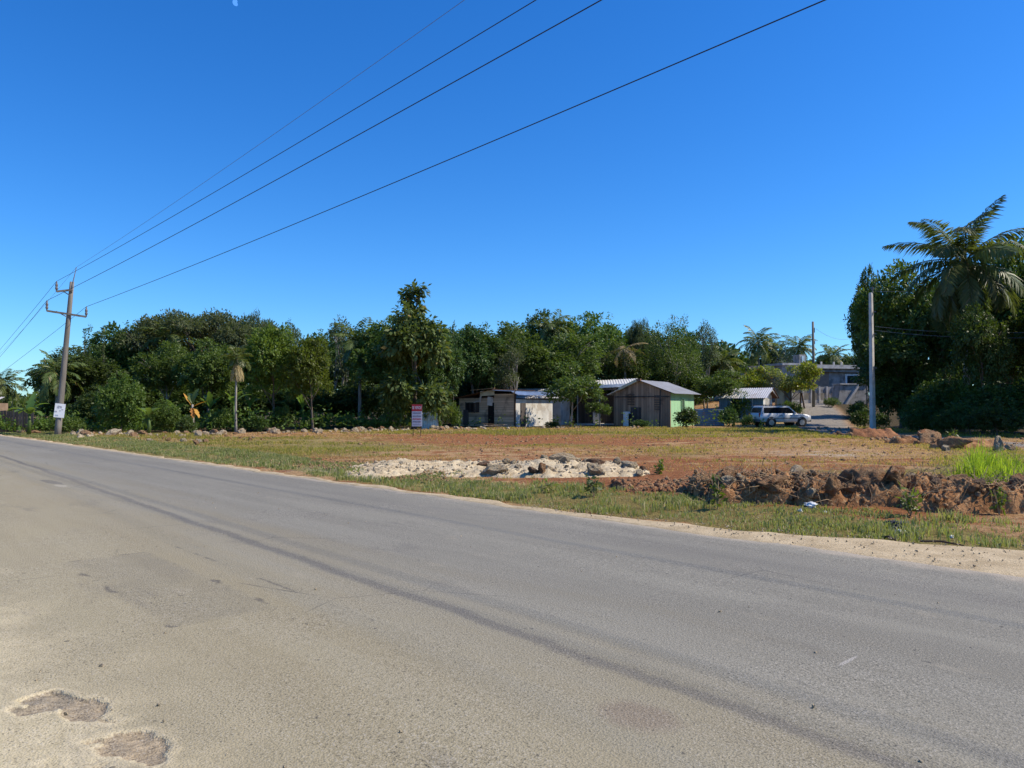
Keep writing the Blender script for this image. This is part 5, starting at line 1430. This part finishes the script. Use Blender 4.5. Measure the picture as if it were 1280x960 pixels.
lo = [(-2.30, 1.08, .86), (1.10, 1.08, .86)]
poly = [(x, z) for x, z, _ in xs_]
n_ = len(poly); vs = [(x, -y, z) for x, z, y in xs_] + [(x, y, z) for x, z, y in xs_]
gh.add(vs, [tuple(range(n_)), tuple(reversed(range(n_, 2 * n_)))] + [(i + n_, (i + 1) % n_ + n_, (i + 1) % n_, i) for i in range(n_)])
gh.build('cabin', M['car_paint'], car, bevel=.03)
def pane(name, pts, mat='glass_dark'):
    m = MB(); P_ = [Vector(q) for q in pts]; n0 = (P_[1] - P_[0]).cross(P_[2] - P_[0]).normalized()
    m.add(P_ + [q + n0 * .02 for q in P_], [tuple(range(len(P_))), tuple(reversed(range(len(P_), 2 * len(P_))))] + [((i + 1) % len(P_), i, i + len(P_), (i + 1) % len(P_) + len(P_)) for i in range(len(P_))])
    return m.build(name, M[mat], car)
def sy(z): return .86 - (z - 1.08) * (.86 - .73) / .62 + .012
for sg_ in (-1, 1):
    for name, xz in (('side_window', [(-2.02, 1.14), (-1.98, 1.58), (-.975, 1.60), (-.955, 1.14)]), ('side_window', [(-.945, 1.14), (-.965, 1.60), (-.075, 1.60), (-.035, 1.14)]), ('side_window', [(-.02, 1.14), (-.06, 1.60), (.36, 1.58), (.86, 1.14)])):
        pts = [(x, sg_ * sy(z), z) for x, z in xz]
        if sg_ > 0: pts = pts[::-1]
        pane(name, pts)
    m = MB(); m.box((.78, sg_ * 1.0, 1.15), (.12, .22, .16)); m.build('wing_mirror', M['car_paint'], car, bevel=.03)
    m = MB(); m.box((-.1, sg_ * .955, .72), (3.1, .03, .10)); m.build('side_moulding', M['car_grey'], car)
    m = MB(); m.box((-.95, sg_ * .70, 1.80), (2.3, .05, .05)); [m.box((x, sg_ * .70, 1.765), (.06, .05, .05)) for x in (-2.0, -.9, .1)]; m.build('roof_rail', M['black_plastic'], car)
    m = MB(); m.box((2.33, sg_ * .62, .82), (.14, .32, .16)); m.build('headlight', M['lamp_clear'], car, bevel=.02)
    m = MB(); m.box((-2.36, sg_ * .76, .98), (.10, .18, .34)); m.build('tail_light', M['lamp_red'], car, bevel=.02)
    for dx in (-.5, .45):
        m = MB(); m.box((dx, sg_ * .962, .98), (.16, .03, .035)); m.build('door_handle', M['car_grey'], car)
    for wx in (-1.42, 1.45):
        m = MB(); m.tube([(wx, sg_ * .70, .40), (wx, sg_ * .963, .40)], [.45, .45], 22); m.build('wheel_arch', M['black_plastic'], car)
        wh = MB(); pr = [(.70, .30), (.70, .35), (.74, .375), (.92, .375), (.975, .35), (.975, .27)]
        wh.tube([(wx, sg_ * y, .365) for y, _ in pr], [r__ for _, r__ in pr], 24); wo = wh.build('wheel', M['tyre'], car, True)
        m = MB(); m.tube([(wx, sg_ * .955, .365), (wx, sg_ * .985, .365)], [.245, .235], 20)
        for a in range(5): an = a * 1.2566; m.box((wx + .12 * math.cos(an), sg_ * .99, .365 + .12 * math.sin(an)), (.22, .03, .055), 0, -an)
        m.build('rim', M['alloy'], wo)
pane('windscreen', [(.50, .68, 1.66), (.50, -.68, 1.66), (1.06, -.78, 1.14), (1.06, .78, 1.14)][::-1])
pane('rear_window', [(-2.11, -.66, 1.60), (-2.11, .66, 1.60), (-2.285, .74, 1.18), (-2.285, -.74, 1.18)][::-1])
m = MB(); m.box((2.36, 0, .52), (.16, 1.72, .2)); m.build('front_bumper', M['car_grey'], car, bevel=.04)
m = MB(); m.box((-2.38, 0, .52), (.16, 1.78, .22)); m.build('rear_bumper', M['car_grey'], car, bevel=.04)
m = MB(); m.box((2.37, 0, .8), (.06, .85, .18)); m.build('grille', M['black_plastic'], car, bevel=.01)
m = MB()
for x in (-1.8, -.6, .1): m.box((x, 0, 1.82), (.06, 1.42, .04))
m.build('roof_rack', M['black_plastic'], car)

# ------------------------------------------------------------------ wood: back rows first
G1 = 'trees of the back row of the wood'
k = 0
for u, top, Y, hw in ((84, 468, 66, 22), (100, 432, 72, 45), (140, 425, 76, 45), (185, 420, 80, 45), (300, 412, 78, 50), (345, 416, 72, 45), (410, 412, 76, 45), (455, 412, 78, 45), (500, 400, 80, 45), (545, 405, 82, 42),
                      (590, 410, 84, 42), (640, 408, 86, 45), (700, 402, 92, 45), (760, 402, 94, 42), (800, 410, 94, 40), (850, 412, 92, 40), (880, 440, 100, 34)):
    tree('broad_' + 'abc'[k % 3], u, top + 3 * rng.normal(), Y, hw, 'dark broad leaved tree in the back row of the wood', group=G1); k += 1
G2 = 'dark filler trees between the trunks of the wood'
for u, top, Y, hw in ((95, 480, 62, 40), (160, 470, 64, 45), (240, 470, 66, 45), (310, 470, 65, 45), (380, 470, 66, 45), (450, 470, 67, 45), (520, 470, 70, 45), (590, 462, 74, 42), (650, 462, 78, 42), (720, 455, 82, 42), (790, 450, 84, 42), (850, 452, 82, 40)):
    tree('dark_vine', u, top, Y, hw, 'low dark leafy thicket between trunks inside the wood', 'thicket', group=G2)
# front trees, each with a look of its own
tree('umbrella', 255, 386, 70, 102, 'very wide flat crowned tree, widest dome of the left wood')
tree('umbrella', 318, 394, 73, 62, 'flat crowned tree continuing the wide dome to the right')
tree('broad_a', 150, 404, 66, 42, 'dark rounded tree at the left shoulder of the flat crowned tree')
tree('broad_c', 98, 436, 60, 42, 'dark tree directly behind the leaning utility pole')
tree('spindly', 106, 401, 62, 10, 'thin dark tree top poking up beside the leaning pole')
tree('spindly', 131, 409, 63, 8, 'short thin tree top just right of the pole tip tree')
tree('light', 212, 426, 60, 38, 'green tree under the middle of the flat crowned tree')
tree('broad_b', 262, 422, 58, 36, 'rounded green tree behind the thin fan palm, left side')
tree('bright', 345, 404, 55, 42, 'bright domed tree, left one of the sunlit pair near the fan palm')
tree('bright', 392, 418, 54, 36, 'bright domed tree, right one of the sunlit pair near the fan palm')
tree('spindly', 367, 395, 66, 9, 'thin tall sprig above the sunlit domed pair')
tree('twiggy', 320, 388, 72, 16, 'bare twiggy grey tree above the wood right of the flat crown')
tree('twiggy', 428, 398, 70, 34, 'greyish thin leaved tree left of the sunlit coconut palm')
tree('broad_b', 485, 393, 62, 42, 'dark dense tree left of the tallest pointed tree')
tree('large_leaf', 518, 352, 58, 42, 'tallest pointed tree with large shining leaves, at the for sale board')
tree('broad_a', 545, 405, 63, 30, 'dark tree right behind the tallest pointed tree')
tree('spindly', 567, 398, 66, 8, 'lone sprig in the gap right of the tallest pointed tree')
tree('broad_c', 592, 401, 70, 36, 'dark domed tree behind the left end of the board shack')
tree('light', 636, 402, 73, 44, 'pale branched tree right behind the board shack')
tree('twiggy', 640, 432, 68, 30, 'sparse tree with bare pale branches over the shack roof')
tree('broad_a', 678, 389, 86, 36, 'high domed tree above the low zinc roofed house')
tree('broad_b', 738, 388, 88, 42, 'dark double domed tree above the dazzling white roof')
tree('light', 706, 416, 74, 50, 'mid green tree leaning behind the sapling and white roof')
tree('light', 770, 424, 80, 34, 'loose green tree between dry palm and double domed tree')
tree('umbrella', 800, 397, 88, 22, 'small flat topped tree standing out on the wood\'s skyline')
tree('feathery', 845, 393, 80, 50, 'large feathery tree above the brown gable house')
tree('twiggy', 882, 402, 84, 20, 'wispy bare tips at the right of the feathery tree')
tree('sapling', 713, 450, 63, 34, 'small leafy tree in front of the porch house')
tree('sapling', 750, 493, 66, 17, 'small light tree shading the porch below the white roof')
tree('light', 904, 462, 74, 30, 'tangled leafy tree leaning over the dark blue sheet fence')
tree('bush', 925, 490, 72, 22, 'leafy shrub at the left end of the blue hut\'s roof')
tree('layered', 988, 452, 77, 44, 'low almond tree with flat yellow green layers by the slim pole')
tree('layered', 955, 458, 80, 34, 'green layered tree between the almond tree and blue hut')
tree('bush', 1040, 496, 80, 12, 'small shrub at the foot of the boundary wall')
tree('layered', 940, 470, 82, 30, 'green layered tree behind the blue hut\'s roof')
tree('broad_a', 965, 424, 118, 26, 'round dark tree between the two far coconut palms')
tree('broad_b', 912, 440, 115, 26, 'far dark tree left of the far coconut palms')
tree('broad_c', 1030, 440, 122, 26, 'far dark tree behind the slim wooden pole')
tree('broad_c', 1062, 440, 120, 24, 'far dark tree behind the unfinished concrete house')
# vines and bushes along the foot of the wood
tree('vine', 152, 462, 50, 36, 'light green vine covered mound right of the leaning pole')
tree('vine', 205, 497, 48, 26, 'low vine thicket between vine mound and dead banana leaves')
tree('dark_vine', 118, 480, 54, 30, 'dark thicket filling the gap behind the leaning pole')
tree('bush', 84, 517, 47.5, 23, 'rounded hedge like bush at the foot of the leaning pole')
tree('bush', 58, 524, 51, 16, 'small bush between banana plant and leaning pole')
tree('bush', 275, 508, 52, 20, 'shrub right of the banana with dead leaves')
tree('bush', 350, 505, 54, 20, 'leafy bush under the sunlit domed pair')
tree('bush', 432, 516, 57, 14, 'small bright bush below the sunlit coconut palm')
tree('bush', 470, 522, 59, 11, 'tuft like shrub on the rubble row near the for sale board')
tree('bush', 565, 498, 62, 16, 'yellowish shrub against the left end of the board shack')
tree('dark_bush', 232, 518, 47, 18, 'dark low bush under the dead banana leaves')
tree('dark_bush', 395, 518, 56, 22, 'dark low bush left of the small bright bush')
tree('dark_bush', 320, 518, 52, 22, 'dark low bush at the foot of the fan palm')
tree('dark_bush', 858, 508, 63, 22, 'dark creeper bush under the mint green wall')
tree('dark_bush', 910, 508, 64, 16, 'dark bush between sheet fence and parked car')
tree('bush', 934, 517, 63.6, 11, 'small green bush touching the tail of the parked car')
tree('bush', 990, 500, 74, 18, 'sunlit low shrub behind the bonnet of the parked car')
tree('dark_bush', 800, 524, 62, 16, 'low weeds along the base of the brown gable')
tree('dark_bush', 690, 526, 62.5, 12, 'low weeds under the small leafy tree')
# right hand trees, seen against the light
for a in (('broad_a', 1088, 334, 66, 26, 'tall dark tree right behind the concrete pole'), ('broad_b', 1128, 322, 60, 46, 'dark tree left of the big coconut palm'),
          ('broad_c', 1178, 345, 57, 42, 'dark tree right below the crown of the big coconut palm'), ('broad_a', 1262, 300, 55, 58, 'dark tree at the right edge behind the big palm'),
          ('broad_b', 1082, 366, 72, 13, 'outermost slim dark tree beside the concrete pole'), ('broad_c', 1100, 420, 72, 20, 'lower dark tree hanging over the retaining wall'),
          ('broad_c', 1226, 374, 46.5, 34, 'lower dark tree under the big coconut palm'), ('broad_c', 1125, 410, 57, 46, 'lower dark tree between concrete pole and big palm'),
          ('broad_b', 1310, 370, 50, 60, 'dark tree cut by the right edge of the view'), ('broad_b', 1345, 300, 60, 60, 'tall dark tree just past the right edge'), ('broad_c', 1352, 305, 47, 66, 'broad dark tree reaching in from beyond the right edge'), ('broad_a', 1390, 280, 42, 66, 'tall shading tree outside the right edge of the view')): tree(*a)
for a in (('dark_vine', 1125, 462, 57, 36, 'dark vine bank right of the concrete pole'), ('dark_vine', 1178, 462, 50, 42, 'dark vine bank below the big coconut palm'),
          ('dark_vine', 1240, 470, 46, 48, 'dark vine bank over the dirt track near the tall grass'), ('dark_vine', 1300, 470, 46, 46, 'dark vine bank cut by the right edge'),
          ('dark_vine', 1212, 500, 44, 26, 'lowest dark vine clump between palm and dirt track'), ('vine', 1205, 470, 48, 24, 'greener vine mound catching some sun below the palm'), ('dark_vine', 1150, 500, 49, 26, 'low dark vine clump right behind the big tan boulder'), ('dark_vine', 1245, 502, 42, 32, 'low dark vine clump beyond the tall bright grass'), ('dark_vine', 1192, 506, 45, 24, 'low dark vine clump between big tan boulder and upright pale boulder'), ('dark_bush', 1150, 520, 50, 22, 'low dark bush at the foot of the right hand trees'), ('dark_bush', 1072, 500, 72, 20, 'dark bush at the foot of the retaining wall beside the track'), ('dark_bush', 1074, 512, 63, 14, 'dark bush on the bare slope left of the concrete pole'), ('dark_bush', 1100, 515, 62, 16, 'low dark bush hugging the foot of the concrete pole')): tree(*a)

# ------------------------------------------------------------------ palms
fr_m = palm_mesh('frond', 34, 5.0, 1.3, (1.5, -1.15), nl=84, width=0.062, hang=.75, separate=True)
PYY = 49.5; p = at(1200, 326, PYY); gz = hz(p.x, PYY); ht = p.z - gz
bp = empty('coconut_palm', (p.x, PYY, gz - .05), 'big coconut palm towering over the right hand trees', 'palm tree')
m = MB(); m.tube([Vector((0.5 * math.sin(2.2 * t), 0.2 * t, ht * t)) for t in np.linspace(0, 1, 10)], [0.24 - 0.09 * t for t in np.linspace(0, 1, 10)], 10); m.build('trunk', M['bark_pale'], bp, True)
tp_ = Vector((0.5 * math.sin(2.2), 0.2, ht))
for me in fr_m:
    f = mobj('frond', me, None, bp); f.location = tp_
m = MB()
for q in range(7): a = q * .9; m.tube([tp_ + Vector((.22 * math.cos(a), .22 * math.sin(a), -.25 + d)) for d in (-.12, -.05, .05, .12)], [.03, .11, .11, .03], 7)
m.build('coconuts', simple('coconut', (0.14, 0.13, 0.05), .6), bp, True)
palm(948, 428, 106, 1.15, PALM_A, 'far coconut palm, left one of the far pair')
palm(998, 434, 108, 1.1, PALM_B, 'far coconut palm nearest the slim wooden pole')
palm(1042, 444, 112, 1.0, PALM_B, 'small far coconut palm right of the slim pole')
palm(450, 428, 63, 1.0, PALM_A, 'sunlit coconut palm inside the wood, left of the tallest tree')
palm(690, 410, 84, 0.95, PALM_A, 'coconut palm crown half buried in the high domed tree')
palm(780, 436, 78, 1.0, PALM_DRY, 'dry grey coconut palm right above the white roof')
palm(722, 452, 72, .7, PALM_DRY, 'small dry palm hidden behind the small leafy tree') if False else None
palm(208, 422, 65, 0.9, PALM_B, 'palm with drooping fronds below the flat crowned tree')
palm(70, 466, 57, 0.8, PALM_A, 'palm with hanging fronds left of the leaning pole')
palm(296, 447, 51, 0.75, PALM_FAN, 'slender fan palm with skirt of dead fronds', name='fan_palm', skirt=True, r=0.085)
palm(2, 480, 75, 0.9, PALM_B, 'lone palm at the left edge of the view')
palm(905, 452, 95, .9, PALM_B, 'palm crown behind the feathery tree\'s right side')

# ------------------------------------------------------------------ banana plants
banana(36, 545, 47, 1.25, 'green banana plant beside the road at the board fence', [(0.2, 1.2, -.2, 1.7), (1.6, 1.45, .9, 1.8), (3.2, .9, -.7, 1.8), (2.6, .7, -.7, 1.6), (-.5, .6, -.8, 1.7), (4.6, .8, -.6, 1.5), (5.6, 1.0, -.4, 1.5)])
banana(240, 542, 50, 1.9, 'banana plant with hanging orange dead leaves', [(1.2, 1.4, .8, 1.5), (2.2, 1.2, .2, 1.5)], deads=[(3.0, 1.0, .9, 1.5), (0.1, .5, .3, 1.3), (-.5, -.5, -1.2, 1.3), (5.2, -.7, -1.3, 1.2)])
banana(186, 540, 46.5, 1.0, 'young light green banana at the edge of the vine mound', [(a, 1.2, .1, 1.3) for a in (0, 1.3, 2.6, 3.9, 5.1)])
for (u, Y, lb) in ((218, 49, 'banana plant left of the dead orange leaves'), (262, 51.5, 'banana plant just right of the dead orange leaves'), (312, 54, 'banana plant behind the foot of the fan palm'), (378, 56, 'banana plant with one pale leaf under the sunlit domes'), (292, 50.5, 'low banana plant left of the fan palm trunk')):
    banana(u, 540, Y + 1.5, rng.uniform(1.0, 1.8), lb, [(a + rng.normal() * .3, rng.uniform(1.1, 1.45), rng.uniform(-.5, .7), rng.uniform(1.3, 1.9)) for a in np.arange(0, 6, 1.2)])

# ------------------------------------------------------------------ weeds on the lot
def weed(u, Y, h, label, mat='leaf_bright', n=60, w=.16):
    X = (u - 640) / F * Y; g = hz(X, Y)
    root = empty('weed', (X, Y, g), label, 'weed')
    m = MB(); P_ = []
    for q in range(5):
        a = rng.uniform(0, 6.28); e = Vector((math.cos(a) * w, math.sin(a) * w, h * rng.uniform(.6, 1))); m.tube([(0, 0, 0), e * .5 + Vector((0, 0, .1 * h)), e], [.008, .006, .003], 4, False)
        P_ += [np.array(e) * t + rng.normal(size=3) * .03 for t in rng.uniform(.25, 1, n // 5)]
    m.build('stalk', M['twig'], root, True); P_ = np.array(P_); P_[:, 2] = np.maximum(P_[:, 2], .02)
    V, Fq = leaf_quads(P_, rnd(len(P_)) + np.array([0, 0, .5]), rnd(len(P_)) + np.array([0, 0, .6]), rng.uniform(.05, .12, len(P_)) * (1 + Y / 40), rng.uniform(.02, .05, len(P_)) * (1 + Y / 40))
    mobj('leaves', np_mesh('leaves', V, Fq), M[mat], root)
weed(896, 11.9, .52, 'tall pale green weed in front of the left soil heap', n=50, w=.05)
weed(683, 14.6, .24, 'bushy green weed in the verge below the white boulder', 'grass', 60, .12)
weed(742, 13.6, .36, 'brownish weed clump in the verge right of the bushy weed', 'leaf_olive', 70, .14)
weed(820, 18.0, .30, 'green weed at the right tip of the pale heap')
weed(951, 50, 1.0, 'arching pale stalk weed in front of the parked car\'s tail', n=40)
weed(1136, 11.2, .42, 'bright weed in front of the pitted orange rock', n=60, w=.12)
weed(1190, 34, .7, 'single upright weed behind the dark track side heap', n=40, w=.1)
weed(1246, 11.4, .4, 'weed growing on the reddish soil heap\'s right foot', n=45, w=.1)

# ------------------------------------------------------------------ litter and the thin black pipe at the right edge
def crumple(name, u, v, size, mat, label, flat=.5, cat='litter'):
    p = ground(u, v); V = IV.copy()
    V = V * (1 + .55 * fbm(V[:, 0] * 2.3 + u, V[:, 1] * 2.3, V[:, 2] * 2.3, 3))[:, None] * np.array([1.3, .8, flat]) * size
    o = mobj(name, np_mesh(name, V, IF), M[mat]); o.location = (p.x, p.y, p.z + size * .3); o.rotation_euler = (0, 0, rng.uniform(0, 3)); tag(o, label, cat)
crumple('plastic_bag', 1127, 668, .085, 'bag', 'crumpled white plastic bag at the edge of the verge grass')
crumple('rag', 1121, 661, .10, 'rag', 'dark crumpled rag beside the white plastic bag')
crumple('scrap', 1013, 640, .09, 'bag', 'whitish scrap lying under the middle of the soil bank', .4)
crumple('scrap', 1031, 645, .028, 'bag', 'tiny white scrap in the grass before the bank', .7)
crumple('scrap', 1000, 645, .03, 'bag', 'tiny pale scrap left of the white scrap in the grass', .7)
crumple('scrap', 1189, 672, .03, 'bag', 'small white scrap at the grass edge near the reddish heap', .6)
for (a, b_, lb) in (((1104, 672), (1120, 677), 'dark bent stick lying on the sand below the plastic bag'), ((1150, 678), (1205, 684), 'long thin stick lying along the sandy shoulder')):
    p, q = ground(*a), ground(*b_); m = MB(); m.tube([p + Vector((0, 0, .04)), (p + q) / 2 + Vector((0, .02, .06)), q + Vector((0, 0, .04))], [.012, .014, .008], 6); tag(m.build('stick', M['twig_dark'], None, True), lb, 'stick')
a, e = at(1236, 610, 13.2), at(1345, 611, 12.4); m = MB(); m.tube([a.lerp(e, t) + Vector((0, 0, -.05 * math.sin(3.1 * t))) for t in np.linspace(0, 1, 9)], .014, 7)
m.tube([Vector((a.x, a.y, hz(a.x, a.y) - .05)), a], .018, 6)
tag(m.build('pipe', M['black_plastic'], None, True), 'thin black pipe lying across the end of the reddish heap', 'pipe')

# ------------------------------------------------------------------ far wood closing the horizon
def far_wood(name, x0, x1, y0, y1, hlo, hhi, n, ls, label, mat='leaf_dark', zoff=0):
    X = rng.uniform(x0, x1, n); Y = rng.uniform(y0, y1, n)
    ht = hlo + (hhi - hlo) * np.clip(.5 + .8 * fbm(X * .09, Y * .09, 5.5, 3), 0, 1)
    Z = height(X, Y) + ht * (1 - .9 * rng.random(n) ** 2.2) + zoff
    P_ = np.stack([X, Y, Z], 1)
    V, Fq = leaf_quads(P_, rnd(n), rnd(n) + np.array([0, -.4, .8]), ls * rng.uniform(.6, 1.3, n), ls * rng.uniform(.4, .8, n))
    g = mobj(name, np_mesh(name, V, Fq), M[mat]); tag(g, label, kind='stuff')
far_wood('distant_wood', -60, 30, 96, 112, 3, 8, 26000, .8, 'dark mass of trees deep inside the wood')
far_wood('distant_wood', 30, 120, 122, 140, 3, 6, 14000, .9, 'trees far behind the concrete house')
far_wood('distant_wood', -260, -80, 150, 230, 2.5, 5.5, 26000, 1.3, 'distant wooded rise beyond the end of the road', 'leaf_mid')
far_wood('distant_wood', 46, 80, 62, 90, 3, 9, 22000, .7, 'dark mass of trees behind the right hand trees')

# ------------------------------------------------------------------ thin blue smoke rising by the almond tree
sv_, sf_ = ico(3)
V = sv_ * np.array([2.2, 1.2, 4.0]); V[:, 0] += 0.10 * V[:, 2] - 0.35 * V[:, 2] * (V[:, 2] > 0) * 0 + .4 * np.sin(V[:, 2] * .6)
p = at(975, 462, 75)
sm = mobj('smoke', np_mesh('smoke', V, sf_), None); sm.location = p; tag(sm, 'thin bluish smoke drifting above the low almond tree', kind='stuff')
b = NB('smoke'); o = b.obj()
d = b.math('MULTIPLY', b.ss(0.42, 0.75, b.noise(b.map(o, (1, 1, .5)), 0.8, 4, 0.6)), 0.10)
ln = b.n('VectorMath', _operation='LENGTH'); b.put(ln.inputs[0], b.map(o, (1 / 2.2, 1 / 1.2, 1 / 4.0)))
d = b.math('MULTIPLY', d, b.ss(1.0, 0.45, ln.outputs['Value']))
pv = b.n('VolumePrincipled'); b.put(pv.inputs['Color'], (0.42, 0.60, 0.95)); b.put(pv.inputs['Density'], d)
b.put(b.out.inputs['Volume'], pv.outputs[0]); sm.data.materials.append(b.m)

# ------------------------------------------------------------------ pale half moon at the top edge
x, y, z = ray(295, 2.5); d = Vector((x, y, z)).normalized() * 3000
hv, hf = ico(3); keep = [f for f in hf if hv[f][:, 0].mean() < 0.15]
mm = mobj('moon', np_mesh('moon', hv * 11, np.array(keep)), None); mm.location = d; tag(mm, 'pale half moon touching the top edge of the sky', 'moon')
b = NB('moon'); em = b.n('Emission', Strength=1.0); b.put(em.inputs['Color'], (0.09, 0.30, 0.84)); b.done(em.outputs[0]); mm.data.materials.append(b.m)  # only the sunlit half is meshed; emission stands in for sunlight on it
